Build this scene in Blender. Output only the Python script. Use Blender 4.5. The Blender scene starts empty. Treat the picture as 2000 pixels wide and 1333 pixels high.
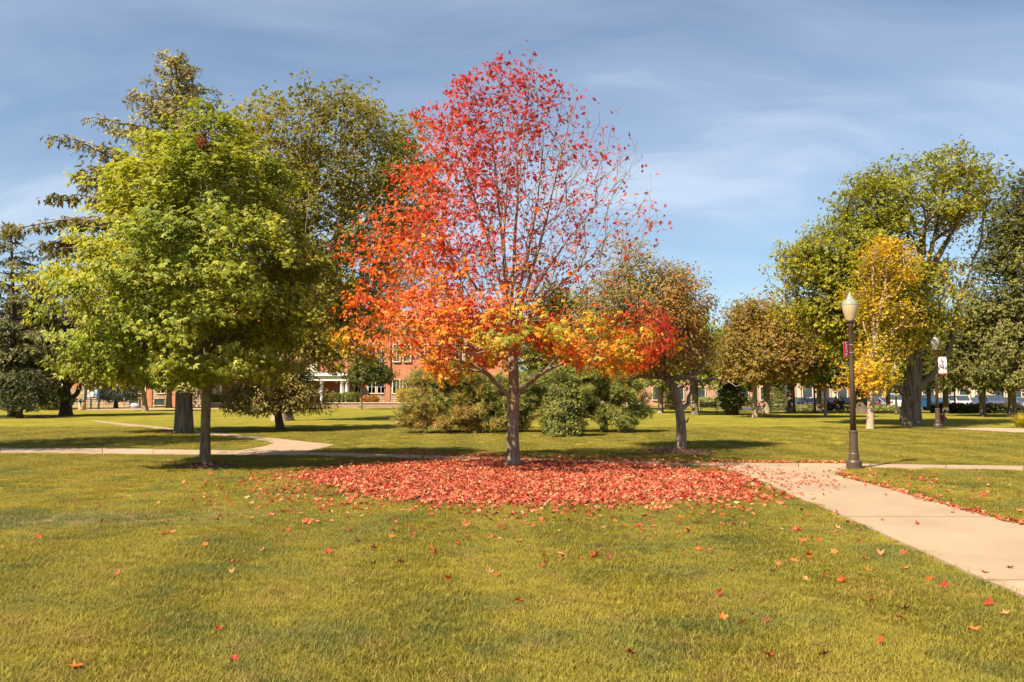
import bpy, math, random
import numpy as np
from math import radians, sin, cos, pi, atan2, sqrt, exp

# ------------------------------------------------------------------ camera, sky, sun, exposure
scene = bpy.context.scene
COL = scene.collection
FPX, CXP, CYP, HZ, CAMZ = 1600.0, 1000.0, 666.5, 768.0, 1.66
PITCH = math.atan((HZ - CYP) / FPX)
cam_d = bpy.data.cameras.new('camera'); cam = bpy.data.objects.new('camera', cam_d); COL.objects.link(cam)
cam.location = (0, 0, CAMZ); cam.rotation_euler = (pi / 2 + PITCH, 0, 0)
cam_d.sensor_width = 36; cam_d.lens = 36 * FPX / 2000; cam_d.clip_end = 3000; cam_d.clip_start = 0.05
scene.camera = cam

TOSUN = np.array([-2.3, -2.2, 3.6]); TOSUN /= np.linalg.norm(TOSUN)
ELEV = math.asin(TOSUN[2]); AZ = atan2(TOSUN[0], TOSUN[1])
world = bpy.data.worlds.new('World'); scene.world = world; world.use_nodes = True

class NT:
    """tiny node-tree helper"""
    def __init__(s, tree): s.t = tree; s.n = tree.nodes; s.l = tree.links
    def add(s, typ, **kw):
        nd = s.n.new(typ)
        for k, v in kw.items():
            if k == 'ins':
                for a, b in v.items():
                    if isinstance(b, bpy.types.NodeSocket): s.l.new(b, nd.inputs[a])
                    else: nd.inputs[a].default_value = b
            else: setattr(nd, k, v)
        return nd
    def math(s, op, a, b=0.0, clamp=False):
        return s.add('ShaderNodeMath', operation=op, use_clamp=clamp, ins={0: a, 1: b}).outputs[0]
    def mix(s, f, a, b, blend='MIX'):
        nd = s.add('ShaderNodeMix', data_type='RGBA', blend_type=blend)
        for i, v in ((0, f), (6, a), (7, b)):
            if isinstance(v, bpy.types.NodeSocket): s.l.new(v, nd.inputs[i])
            else: nd.inputs[i].default_value = v if i == 0 else (tuple(v) + (1,))[:4]
        return nd.outputs[2]
    def noise(s, vec, scale, detail=3, rough=.55, out='Fac'):
        return s.add('ShaderNodeTexNoise', ins={'Vector': vec, 'Scale': scale, 'Detail': detail, 'Roughness': rough}).outputs[out]
    def ramp(s, f, stops):
        nd = s.add('ShaderNodeValToRGB'); s.l.new(f, nd.inputs[0]); e = nd.color_ramp.elements
        while len(e) < len(stops): e.new(.5)
        for i, (p, c) in enumerate(stops):
            e[i].position = p; e[i].color = (tuple(c) + (1,))[:4] if not isinstance(c, (int, float)) else (c, c, c, 1)
        return nd.outputs[0]
    def mapping(s, vec, scale=(1, 1, 1), rot=(0, 0, 0), loc=(0, 0, 0)):
        return s.add('ShaderNodeMapping', ins={0: vec, 'Location': loc, 'Rotation': rot, 'Scale': scale}).outputs[0]

w = NT(world.node_tree); w.n.clear()
sky = w.add('ShaderNodeTexSky', sky_type='NISHITA', sun_disc=False, sun_elevation=ELEV, sun_rotation=AZ % (2 * pi),
            altitude=200, air_density=1.0, dust_density=0.7, ozone_density=1.3)
tc = w.add('ShaderNodeTexCoord').outputs['Generated']
sep = w.add('ShaderNodeSeparateXYZ', ins={0: tc})
zz = w.math('ADD', w.math('MAXIMUM', sep.outputs[2], 0.0), 0.22)
pl = w.add('ShaderNodeCombineXYZ', ins={0: w.math('DIVIDE', sep.outputs[0], zz), 1: w.math('DIVIDE', sep.outputs[1], zz), 2: 0.0}).outputs[0]
warp = w.add('ShaderNodeVectorMath', operation='MULTIPLY_ADD', ins={0: w.noise(pl, .9, 3, .5, 'Color'), 1: (.7, .7, 0), 2: pl}).outputs[0]
st1 = w.noise(w.mapping(warp, (.6, 1.25, 1), (0, 0, radians(-24)), (3.1, 1.7, 0)), 1.2, 7, .52)
st2 = w.noise(w.mapping(warp, (.9, 2.4, 1), (0, 0, radians(-30)), (.6, 5.2, 0)), 2.0, 6, .6)
cl = w.math('ADD', w.math('MULTIPLY', st1, .75), w.math('MULTIPLY', st2, .25))
clf = w.ramp(cl, [(.40, 0.10), (.53, .26), (.66, .64)])
skyb = w.mix(1.0, sky.outputs[0], (.90, 1.0, 1.04), 'MULTIPLY')
skyc = w.mix(clf, skyb, (6.3, 7.0, 8.2))
bg = w.add('ShaderNodeBackground', ins={'Color': skyc, 'Strength': 0.046})
w.l.new(bg.outputs[0], w.add('ShaderNodeOutputWorld').inputs[0])

sun_d = bpy.data.lights.new('sun', 'SUN'); sun = bpy.data.objects.new('sun', sun_d); COL.objects.link(sun)
sun_d.energy = 4.5; sun_d.angle = radians(.6); sun_d.color = (1.0, .87, .68)
from mathutils import Vector, Matrix
sun.rotation_euler = Vector(TOSUN).to_track_quat('Z', 'Y').to_euler(); sun.location = (-30, -30, 50)
vs = scene.view_settings
vs.view_transform = 'Standard'; vs.look = 'None'; vs.gamma = 1; vs.use_curve_mapping = False; vs.exposure = 1.55
cy = scene.cycles
cy.max_bounces = 10; cy.diffuse_bounces = 5; cy.glossy_bounces = 2; cy.transmission_bounces = 4; cy.transparent_max_bounces = 6
cy.use_denoising = True
cy.caustics_reflective = False; cy.caustics_refractive = False

# ------------------------------------------------------------------ pixel helpers (2000 x 1333 photograph)
def ray(px, py):
    u, v = px - CXP, CYP - py
    return np.array([u, FPX * cos(PITCH) - v * sin(PITCH), FPX * sin(PITCH) + v * cos(PITCH)])
def gp(px, py, z0=0.0):
    d = ray(px, py); t = (z0 - CAMZ) / d[2]; return np.array([d[0] * t, d[1] * t, z0])
def at(px, py, Y):
    d = ray(px, py); t = Y / d[1]; return np.array([d[0] * t, Y, CAMZ + d[2] * t])

# ------------------------------------------------------------------ mesh helpers
def new_mesh(name, V, faces, mat=None, parent=None, smooth=False, col=None, loc=None, rz=0.0, attrs=None):
    """faces: (n,k) int array, or list of such arrays, or list of index lists"""
    me = bpy.data.meshes.new(name)
    V = np.asarray(V, dtype=np.float64).reshape(-1, 3)
    if isinstance(faces, np.ndarray): faces = [faces]
    if len(faces) and not isinstance(faces[0], np.ndarray):
        lt = np.array([len(f) for f in faces], dtype=np.int32); loops = np.array([i for f in faces for i in f], dtype=np.int32)
    elif len(faces):
        lt = np.concatenate([np.full(len(f), f.shape[1], dtype=np.int32) for f in faces]); loops = np.concatenate([f.ravel() for f in faces]).astype(np.int32)
    else: lt = np.zeros(0, np.int32); loops = np.zeros(0, np.int32)
    me.vertices.add(len(V)); me.vertices.foreach_set('co', V.ravel())
    me.loops.add(len(loops)); me.loops.foreach_set('vertex_index', loops)
    me.polygons.add(len(lt)); ls = np.concatenate([[0], np.cumsum(lt)[:-1]]).astype(np.int32) if len(lt) else lt
    me.polygons.foreach_set('loop_start', ls); me.polygons.foreach_set('loop_total', lt)
    me.polygons.foreach_set('use_smooth', np.full(len(lt), bool(smooth)))
    me.update(calc_edges=True)
    if col is not None:
        a = me.attributes.new('Col', 'FLOAT_COLOR', 'POINT')
        c4 = np.ones((len(V), 4), dtype=np.float32); c4[:, :3] = col; a.data.foreach_set('color', c4.ravel())
    for k, v in (attrs or {}).items():
        a = me.attributes.new(k, 'FLOAT', 'POINT'); a.data.foreach_set('value', np.asarray(v, dtype=np.float32))
    if mat is not None: me.materials.append(mat)
    return link(name, me, parent, loc, rz)

def link(name, me, parent=None, loc=None, rz=0.0):
    o = bpy.data.objects.new(name, me); COL.objects.link(o)
    if parent is not None: o.parent = parent
    if loc is not None: o.location = tuple(loc)
    if rz: o.rotation_euler = (0, 0, rz)
    return o
def tag(o, label=None, cat=None, group=None, kind=None):
    if label: o['label'] = label
    if cat: o['category'] = cat
    if group: o['group'] = group
    if kind: o['kind'] = kind
    return o
def empty(name, loc=(0, 0, 0), rz=0.0): return link(name, None, None, loc, rz)
def dup(root, loc, rz=0.0):
    r = root.copy(); COL.objects.link(r); r.location = tuple(loc); r.rotation_euler = (0, 0, rz)
    for ch in list(root.children):
        c = ch.copy(); COL.objects.link(c); c.parent = r
        for g in ch.children:
            d = g.copy(); COL.objects.link(d); d.parent = c
    return r

class MB:
    def __init__(s): s.V = []; s.F = []
    def add(s, V, F):
        b = len(s.V); s.V += [tuple(v) for v in V]; s.F += [[b + i for i in f] for f in F]; return s
    def box(s, x0, x1, y0, y1, z0, z1, bev=0.0):
        if bev <= 0:
            V = [(x, y, z) for z in (z0, z1) for y in (y0, y1) for x in (x0, x1)]
            return s.add(V, [(0, 2, 3, 1), (4, 5, 7, 6), (0, 1, 5, 4), (2, 6, 7, 3), (0, 4, 6, 2), (1, 3, 7, 5)])
        b = bev; V = []
        for z, i in ((z0, b), (z0 + b, 0), (z1 - b, 0), (z1, b)):
            V += [(x0 + i, y0 + i, z), (x1 - i, y0 + i, z), (x1 - i, y1 - i, z), (x0 + i, y1 - i, z)]
        F = [(3, 2, 1, 0), (12, 13, 14, 15)]
        for k in range(3):
            for j in range(4): F.append((4 * k + j, 4 * k + (j + 1) % 4, 4 * k + 4 + (j + 1) % 4, 4 * k + 4 + j))
        return s.add(V, F)
    def lathe(s, prof, n=16, c=(0, 0, 0), cap=True):
        V = []; F = []
        for r, z in prof:
            for j in range(n):
                a = 2 * pi * j / n; V.append((c[0] + r * cos(a), c[1] + r * sin(a), c[2] + z))
        for i in range(len(prof) - 1):
            for j in range(n): F.append((i * n + j, i * n + (j + 1) % n, (i + 1) * n + (j + 1) % n, (i + 1) * n + j))
        if cap: F += [list(range(n))[::-1], [(len(prof) - 1) * n + j for j in range(n)]]
        return s.add(V, F)
    def tube(s, pts, rad, n=8):
        V, F = tube_np(np.array(pts, float), np.broadcast_to(np.array(rad, float), (len(pts),)), n)
        s.add(V, F.tolist()); k = len(s.V)
        s.F += [[k - n + j for j in range(n)], [k - len(V) + n - 1 - j for j in range(n)]]
        return s
    def prism(s, poly, z0, z1):
        n = len(poly); V = [(p[0], p[1], z0) for p in poly] + [(p[0], p[1], z1) for p in poly]
        ar = sum(poly[i][0] * poly[(i + 1) % n][1] - poly[(i + 1) % n][0] * poly[i][1] for i in range(n))
        F = [list(range(n))[::-1], [n + i for i in range(n)]] + [(i, (i + 1) % n, n + (i + 1) % n, n + i) for i in range(n)]
        if ar < 0: F = [f[::-1] for f in F]
        return s.add(V, F)
    def side(s, poly, y0, y1):
        """polygon in (x,z) extruded along y"""
        n = len(poly); V = [(p[0], y0, p[1]) for p in poly] + [(p[0], y1, p[1]) for p in poly]
        F = [list(range(n)), [n + i for i in range(n)][::-1]] + [(i, n + i, n + (i + 1) % n, (i + 1) % n) for i in range(n)]
        ar = sum(poly[i][0] * poly[(i + 1) % n][1] - poly[(i + 1) % n][0] * poly[i][1] for i in range(n))
        if ar < 0: F = [list(f)[::-1] for f in F]
        return s.add(V, F)
    def build(s, name, mat, parent=None, smooth=False, loc=None, rz=0.0):
        return new_mesh(name, s.V, s.F, mat, parent, smooth, loc=loc, rz=rz)

def tube_np(P, R, k):
    n = len(P); T = np.gradient(P, axis=0) if n > 2 else np.repeat((P[1:] - P[:-1]), 2, axis=0)
    T /= np.linalg.norm(T, axis=1, keepdims=True) + 1e-9
    m = T.mean(0); ref = np.eye(3)[np.argmin(np.abs(m))]
    U = np.cross(T, ref); U /= np.linalg.norm(U, axis=1, keepdims=True) + 1e-9
    W = np.cross(T, U)
    a = np.arange(k) * 2 * pi / k
    V = P[:, None] + R[:, None, None] * (np.cos(a)[None, :, None] * U[:, None] + np.sin(a)[None, :, None] * W[:, None])
    i = np.arange(n - 1)[:, None] * k; j = np.arange(k)[None]; j2 = (j + 1) % k
    F = np.stack([i + j, i + j2, i + k + j2, i + k + j], -1).reshape(-1, 4)
    return V.reshape(-1, 3), F

# ------------------------------------------------------------------ materials
MATS = {}
def mat_base(name):
    m = bpy.data.materials.new(name); m.use_nodes = True; t = NT(m.node_tree); t.n.clear()
    out = t.add('ShaderNodeOutputMaterial'); return m, t, out
def simple(name, col, rough=.6, metal=0.0, var=.18, scale=6.0, bump=0.0, bscale=40.0, spec=.4):
    m, t, out = mat_base(name)
    oc = t.add('ShaderNodeTexCoord').outputs['Object']
    n = t.noise(oc, scale, 4)
    c = t.mix(n, tuple(x * (1 - var) for x in col), tuple(min(1, x * (1 + var)) for x in col))
    p = t.add('ShaderNodeBsdfPrincipled', ins={'Base Color': c, 'Roughness': rough, 'Metallic': metal, 'Specular IOR Level': spec})
    if bump: t.l.new(t.add('ShaderNodeBump', ins={'Strength': bump, 'Distance': .01, 'Height': t.noise(oc, bscale, 4)}).outputs[0], p.inputs['Normal'])
    t.l.new(p.outputs[0], out.inputs[0]); MATS[name] = m; return m
def leaf_mat(name, trans=.38, rough=.5, spec=.25):
    m, t, out = mat_base(name)
    a = t.add('ShaderNodeAttribute', attribute_name='Col').outputs['Color']
    pos = t.add('ShaderNodeNewGeometry').outputs['Position']
    n = t.noise(pos, 9.0, 2)
    c = t.mix(1.0, a, t.ramp(n, [(.3, .82), (.7, 1.18)]), 'MULTIPLY')
    p = t.add('ShaderNodeBsdfPrincipled', ins={'Base Color': c, 'Roughness': rough, 'Specular IOR Level': spec})
    tr = t.add('ShaderNodeBsdfTranslucent', ins={'Color': t.mix(1.0, c, (1.15, 1.05, .6), 'MULTIPLY')})
    mx = t.add('ShaderNodeMixShader', ins={0: trans, 1: p.outputs[0], 2: tr.outputs[0]})
    t.l.new(mx.outputs[0], out.inputs[0]); MATS[name] = m; return m
def bark_mat(name, c1, c2, c3=None, vs_=(14, 14, 2.2), bump=.9):
    m, t, out = mat_base(name)
    oc = t.add('ShaderNodeTexCoord').outputs['Object']
    mp = t.mapping(oc, vs_)
    n = t.noise(mp, 1.6, 6, .65); n2 = t.noise(oc, 2.3, 4)
    c = t.mix(t.ramp(n, [(.35, 0.0), (.62, 1.0)]), c1, c2)
    if c3: c = t.mix(t.ramp(n2, [(.5, 0.0), (.62, .75)]), c, c3)
    p = t.add('ShaderNodeBsdfPrincipled', ins={'Base Color': c, 'Roughness': .9, 'Specular IOR Level': .15})
    t.l.new(t.add('ShaderNodeBump', ins={'Strength': bump, 'Distance': .03, 'Height': n}).outputs[0], p.inputs['Normal'])
    t.l.new(p.outputs[0], out.inputs[0]); MATS[name] = m; return m

def lawn_color(t, pos):
    """mown lawn: yellow green with straw, deep green and bluish patches, from the place on the ground"""
    n1 = t.noise(pos, .22, 4, .6); n2 = t.noise(t.mapping(pos, (1, 1, 0), loc=(31, 7, 0)), .9, 4, .6); n3 = t.noise(pos, 4.5, 4, .65)
    c = t.mix(t.ramp(n1, [(.40, 0.0), (.60, 1.0)]), (.195, .178, .021), (.268, .222, .026))
    c = t.mix(t.ramp(n2, [(.50, 0.0), (.64, .85)]), c, (.118, .138, .030))
    c = t.mix(t.ramp(n2, [(.30, .8), (.44, 0.0)]), c, (.29, .205, .045))
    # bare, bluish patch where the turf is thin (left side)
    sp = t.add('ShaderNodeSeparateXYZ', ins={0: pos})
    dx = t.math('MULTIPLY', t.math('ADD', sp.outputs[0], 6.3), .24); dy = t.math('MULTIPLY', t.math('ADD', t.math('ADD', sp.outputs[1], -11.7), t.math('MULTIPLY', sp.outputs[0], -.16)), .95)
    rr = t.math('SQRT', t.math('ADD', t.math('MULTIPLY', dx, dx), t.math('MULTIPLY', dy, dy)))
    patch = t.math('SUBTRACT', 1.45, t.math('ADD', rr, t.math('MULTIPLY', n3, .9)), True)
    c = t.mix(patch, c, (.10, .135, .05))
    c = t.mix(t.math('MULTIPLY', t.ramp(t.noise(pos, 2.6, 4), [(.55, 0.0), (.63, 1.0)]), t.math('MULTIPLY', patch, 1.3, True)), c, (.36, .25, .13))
    c = t.mix(1.0, c, t.ramp(n3, [(.3, .74), (.7, 1.26)]), 'MULTIPLY')
    c = t.mix(t.ramp(t.noise(t.mapping(pos, (1, 1, 0), loc=(5, 9, 0)), 1.9, 3, .6), [(.56, 0.0), (.72, .6)]), c, (.27, .17, .055))
    return c
def m_lawn():
    m, t, out = mat_base('lawn_turf')
    pos = t.add('ShaderNodeNewGeometry').outputs['Position']
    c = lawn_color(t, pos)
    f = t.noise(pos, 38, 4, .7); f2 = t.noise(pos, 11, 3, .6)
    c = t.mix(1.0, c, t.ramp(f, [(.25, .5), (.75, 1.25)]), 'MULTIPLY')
    p = t.add('ShaderNodeBsdfPrincipled', ins={'Base Color': c, 'Roughness': .95, 'Specular IOR Level': .05})
    h = t.math('ADD', f, t.math('MULTIPLY', f2, 1.5))
    t.l.new(t.add('ShaderNodeBump', ins={'Strength': .7, 'Distance': .05, 'Height': h}).outputs[0], p.inputs['Normal'])
    t.l.new(p.outputs[0], out.inputs[0]); return m
def m_blade():
    m, t, out = mat_base('grass_blade')
    pos = t.add('ShaderNodeNewGeometry').outputs['Position']
    a = t.add('ShaderNodeAttribute', attribute_name='Col').outputs['Color']
    c = lawn_color(t, pos)
    s = t.add('ShaderNodeSeparateColor', ins={0: a})
    c = t.mix(s.outputs[1], c, (.34, .26, .07))
    c = t.mix(1.0, c, t.ramp(s.outputs[0], [(0, .65), (1, 1.5)]), 'MULTIPLY')
    d = t.add('ShaderNodeBsdfPrincipled', ins={'Base Color': c, 'Roughness': .6, 'Specular IOR Level': .2})
    tr = t.add('ShaderNodeBsdfTranslucent', ins={'Color': c})
    t.l.new(t.add('ShaderNodeMixShader', ins={0: .4, 1: d.outputs[0], 2: tr.outputs[0]}).outputs[0], out.inputs[0]); return m
def m_concrete(name, col):
    m, t, out = mat_base(name)
    pos = t.add('ShaderNodeNewGeometry').outputs['Position']
    n = t.noise(pos, .8, 5, .6); f = t.noise(pos, 60, 3, .6); st = t.noise(t.mapping(pos, (1, 6, 1)), 1.4, 5, .65)
    c = t.mix(t.ramp(n, [(.35, 0.0), (.68, 1.0)]), tuple(x * .86 for x in col), tuple(min(.8, x * 1.06) for x in col))
    c = t.mix(t.ramp(st, [(.6, 0.0), (.8, .22)]), c, tuple(x * .65 for x in col))
    c = t.mix(1.0, c, t.ramp(f, [(.3, .9), (.7, 1.08)]), 'MULTIPLY')
    oi = t.add('ShaderNodeObjectInfo').outputs['Random']
    c = t.mix(1.0, c, t.ramp(oi, [(0, .86), (1, 1.07)]), 'MULTIPLY')
    p = t.add('ShaderNodeBsdfPrincipled', ins={'Base Color': c, 'Roughness': .9, 'Specular IOR Level': .2})
    t.l.new(t.add('ShaderNodeBump', ins={'Strength': .25, 'Distance': .006, 'Height': f}).outputs[0], p.inputs['Normal'])
    t.l.new(p.outputs[0], out.inputs[0]); MATS[name] = m; return m
def m_brick(name, c1, c2, mortar, sc=1.0, bw=.24, rh=.078):
    m, t, out = mat_base(name)
    oc = t.add('ShaderNodeTexCoord').outputs['Object']
    sp = t.add('ShaderNodeSeparateXYZ', ins={0: oc})
    v = t.add('ShaderNodeCombineXYZ', ins={0: t.math('ADD', sp.outputs[0], sp.outputs[1]), 1: sp.outputs[2], 2: 0.0}).outputs[0]
    b = t.add('ShaderNodeTexBrick', ins={'Vector': v, 'Color1': c1 + (1,), 'Color2': c2 + (1,), 'Mortar': mortar + (1,), 'Scale': sc, 'Mortar Size': rh * .13, 'Brick Width': bw, 'Row Height': rh})
    c = t.mix(1.0, b.outputs[0], t.ramp(t.noise(oc, .9, 5), [(.3, .78), (.7, 1.2)]), 'MULTIPLY')
    p = t.add('ShaderNodeBsdfPrincipled', ins={'Base Color': c, 'Roughness': .9, 'Specular IOR Level': .2})
    t.l.new(p.outputs[0], out.inputs[0]); MATS[name] = m; return m

M_LAWN = m_lawn(); M_BLADE = m_blade()
M_CONC = m_concrete('path_concrete', (.325, .234, .156)); M_JOINT = simple('joint_soil', (.16, .12, .08), .95)
M_LEAF = leaf_mat('broad_leaf', .48); M_REDL = leaf_mat('autumn_leaf', .48, .45); M_NEED = leaf_mat('needle_foliage', .2, .6); M_DRY = leaf_mat('fallen_leaf_skin', .22, .6, .2)
B_GREY = bark_mat('maple_bark', (.10, .076, .056), (.30, .235, .175), (.24, .20, .13))
B_MOSS = bark_mat('young_maple_bark', (.075, .062, .035), (.22, .175, .10), (.24, .23, .13))
B_DARK = bark_mat('dark_bark', (.04, .03, .022), (.14, .105, .075), None, (7, 7, 1.2))
B_OLD = bark_mat('old_ridged_bark', (.06, .046, .034), (.20, .155, .112), None, (5, 5, .7))
B_LIGHT = bark_mat('pale_bark', (.20, .13, .08), (.48, .35, .24), (.40, .25, .14), (8, 8, 9))
B_TAN = bark_mat('tan_bark', (.13, .10, .06), (.34, .26, .165), None, (8, 8, 2))
B_CRAB = bark_mat('crab_apple_bark', (.09, .068, .05), (.32, .24, .17), (.24, .19, .13), (9, 9, 3))
M_MULCH = simple('bark_mulch', (.15, .08, .052), .95, var=.6, scale=30, bump=1.0, bscale=30)
M_BRONZE = simple('bronze_paint', (.085, .058, .04), .45, .3, .12)
M_BLACK = simple('black_metal', (.018, .02, .02), .5, .2)
M_STEEL = simple('strap_steel', (.6, .58, .55), .3, .9)
M_REDBAN = simple('red_banner', (.55, .012, .045), .7, var=.06); M_WHBAN = simple('white_banner', (.75, .73, .72), .7, var=.04)
M_WHITE = simple('white_paint', (.72, .70, .66), .5, var=.06)
M_BRICK = m_brick('red_brick', (.47, .135, .062), (.40, .105, .05), (.40, .25, .17))
M_BRICK2 = m_brick('pink_brick', (.42, .20, .14), (.36, .16, .11), (.42, .30, .23))
M_STONE = m_brick('rough_stone', (.46, .33, .21), (.34, .235, .15), (.20, .14, .09), 1.0, .62, .30)
M_WSTONE = m_brick('wall_stone', (.38, .23, .165), (.29, .185, .135), (.24, .17, .125), 1.0, .5, .2)
M_LIME = simple('limestone', (.56, .46, .34), .85, var=.15, scale=3)
M_TILE = simple('clay_roof_tile', (.40, .13, .07), .8, var=.25, scale=14)
M_DGLASS = simple('dark_window_glass', (.035, .045, .055), .12, 0, .3, 2, spec=.8)
M_ASPH = simple('asphalt', (.055, .052, .05), .95, var=.2, scale=3)

# ------------------------------------------------------------------ the ground
def sstep(a, b, x): t = np.clip((x - a) / (b - a), 0, 1); return t * t * (3 - 2 * t)
def gz(x, y): return -.35 * sstep(76, 90, np.asarray(y, float)) * sstep(16, 26, np.asarray(x, float))
xs = np.concatenate([[-900, -500, -250, -160], np.arange(-110, 111, 2.0), [160, 250, 500, 900]])
ys = np.concatenate([[-60, -30, -15], np.arange(-8, 131, 2.0), [160, 220, 320, 500, 900, 1500]])
GX, GY = np.meshgrid(xs, ys); GV = np.stack([GX, GY, gz(GX, GY)], -1).reshape(-1, 3)
nx = len(xs); ii = (np.arange(len(ys) - 1)[:, None] * nx + np.arange(nx - 1)[None]).ravel()
tag(new_mesh('lawn', GV, np.stack([ii, ii + 1, ii + nx + 1, ii + nx], -1), M_LAWN, smooth=True), 'wide mown yellow green campus lawn', 'lawn', kind='structure')

# paths -----------------------------------------------------------------------
POLYS = []
def poly_px(pts): return [gp(a, b)[:2] for a, b in pts]
def shrink(poly, d):
    c = np.mean(poly, axis=0); out = []
    for p in poly:
        v = np.array(p) - c; L = np.linalg.norm(v); out.append(c + v * max(0, (L - d)) / L)
    return out
def densify(poly, step=.5):
    out = []
    for i in range(len(poly)):
        a, b = np.array(poly[i]), np.array(poly[(i + 1) % len(poly)]); n = max(1, int(np.linalg.norm(b - a) / step))
        for k in range(n): out.append(a + (b - a) * k / n)
    return out
def make_path(name, label, slabs, z=.02):
    root = None
    allp = MB()
    for pl in slabs: allp.prism([tuple(p) for p in shrink(pl, .05)], -.06, .006)
    root = allp.build(name, M_JOINT); tag(root, label, 'path', kind='structure')
    for k, pl in enumerate(slabs):
        POLYS.append(np.array(pl))
        mb = MB(); mb.prism([tuple(p) for p in shrink(pl, .012)], -.05, z + .003 * ((k * 7) % 3)); mb.build('slab', M_CONC, root)
    return root
farB = [(-160, 875), (0, 876.5), (200, 877.5), (400, 880.5), (600, 884.5), (800, 890), (1000, 896.5), (1200, 902.5), (1400, 905.8), (1560, 907), (1700, 908), (2000, 912.2), (2120, 914.5)]
neaB = [(-160, 886), (0, 886.6), (200, 888), (400, 890), (600, 891.6), (800, 896.5), (1000, 903), (1200, 909.3), (1400, 912.3), (1560, 914.2), (1700, 915), (2000, 919.6), (2120, 922)]
slB = []
for i in range(len(farB) - 1):
    a0, a1, b0, b1 = gp(*farB[i])[:2], gp(*farB[i + 1])[:2], gp(*neaB[i])[:2], gp(*neaB[i + 1])[:2]
    n = 2 if np.linalg.norm(a1 - a0) > 3.2 else 1
    for k in range(n):
        f0, f1 = k / n, (k + 1) / n
        slB.append([a0 + (a1 - a0) * f0, a0 + (a1 - a0) * f1, b0 + (b1 - b0) * f1, b0 + (b1 - b0) * f0])
make_path('cross_path', 'narrow pale concrete walk running behind the red maple', slB)
A1 = poly_px([(1398, 912.3), (1560, 914.3), (1668, 915), (1640, 921), (1629, 928), (1660, 938), (1722, 952.5), (1800, 976), (1936, 1012), (1652, 1012), (1560, 975), (1480, 942)])
xl0, xr0 = gp(1652, 1013)[0], gp(1936, 1013)[0]; yj = gp(1652, 1013)[1]
A2 = [(xl0, yj - .02), (xr0, yj - .02), (6.42, 7.32), (4.16, 7.32)]
A3 = [(4.16, 7.28), (6.42, 7.28), (6.42, 3.8), (4.0, 3.8)]
A4 = [(4.0, 3.8), (6.42, 3.8), (6.45, -4), (3.9, -4)]
make_path('front_path', 'broad pale concrete walk leading past the lamp post', [A1, A2, A3, A4])
C1 = poly_px([(182, 821.6), (250, 828.6), (340, 837.6), (340, 842), (250, 832.4), (182, 823.4)])
C2 = poly_px([(340, 837.6), (430, 847), (430, 851.6), (340, 842)])
C3 = poly_px([(430, 847), (530, 857), (655, 870.5), (622, 879), (600, 884.3), (468, 881.8), (520, 873), (536, 867), (520, 862), (430, 851.6)])
make_path('side_path', 'concrete walk branching off left past the big trunk', [C1, C2, C3])
make_path('right_path', 'short reddish walk beside the fire hydrant', [poly_px([(1846, 838.6), (1925, 836), (2010, 838.5), (2010, 847.5), (1925, 842.8)]), poly_px([(2010, 838.5), (2110, 842), (2110, 853), (2010, 847.5)])])
make_path('plaza_path', 'distant concrete walk in front of the notice board', [poly_px([(142, 799), (290, 798), (290, 801.2), (165, 802.6)]), poly_px([(290, 798), (430, 797), (430, 799.8), (290, 801.2)])])

def in_poly(P, poly):
    x, y = P[:, 0], P[:, 1]; c = np.zeros(len(P), bool); n = len(poly)
    for i in range(n):
        x1, y1 = poly[i]; x2, y2 = poly[(i + 1) % n]
        cond = ((y1 > y) != (y2 > y))
        with np.errstate(divide='ignore', invalid='ignore'): xi = (x2 - x1) * (y - y1) / (y2 - y1) + x1
        c ^= cond & (x < xi)
    return c
def on_path(P):
    c = np.zeros(len(P), bool)
    for pl in POLYS: c |= in_poly(P, pl)
    return c

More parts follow.
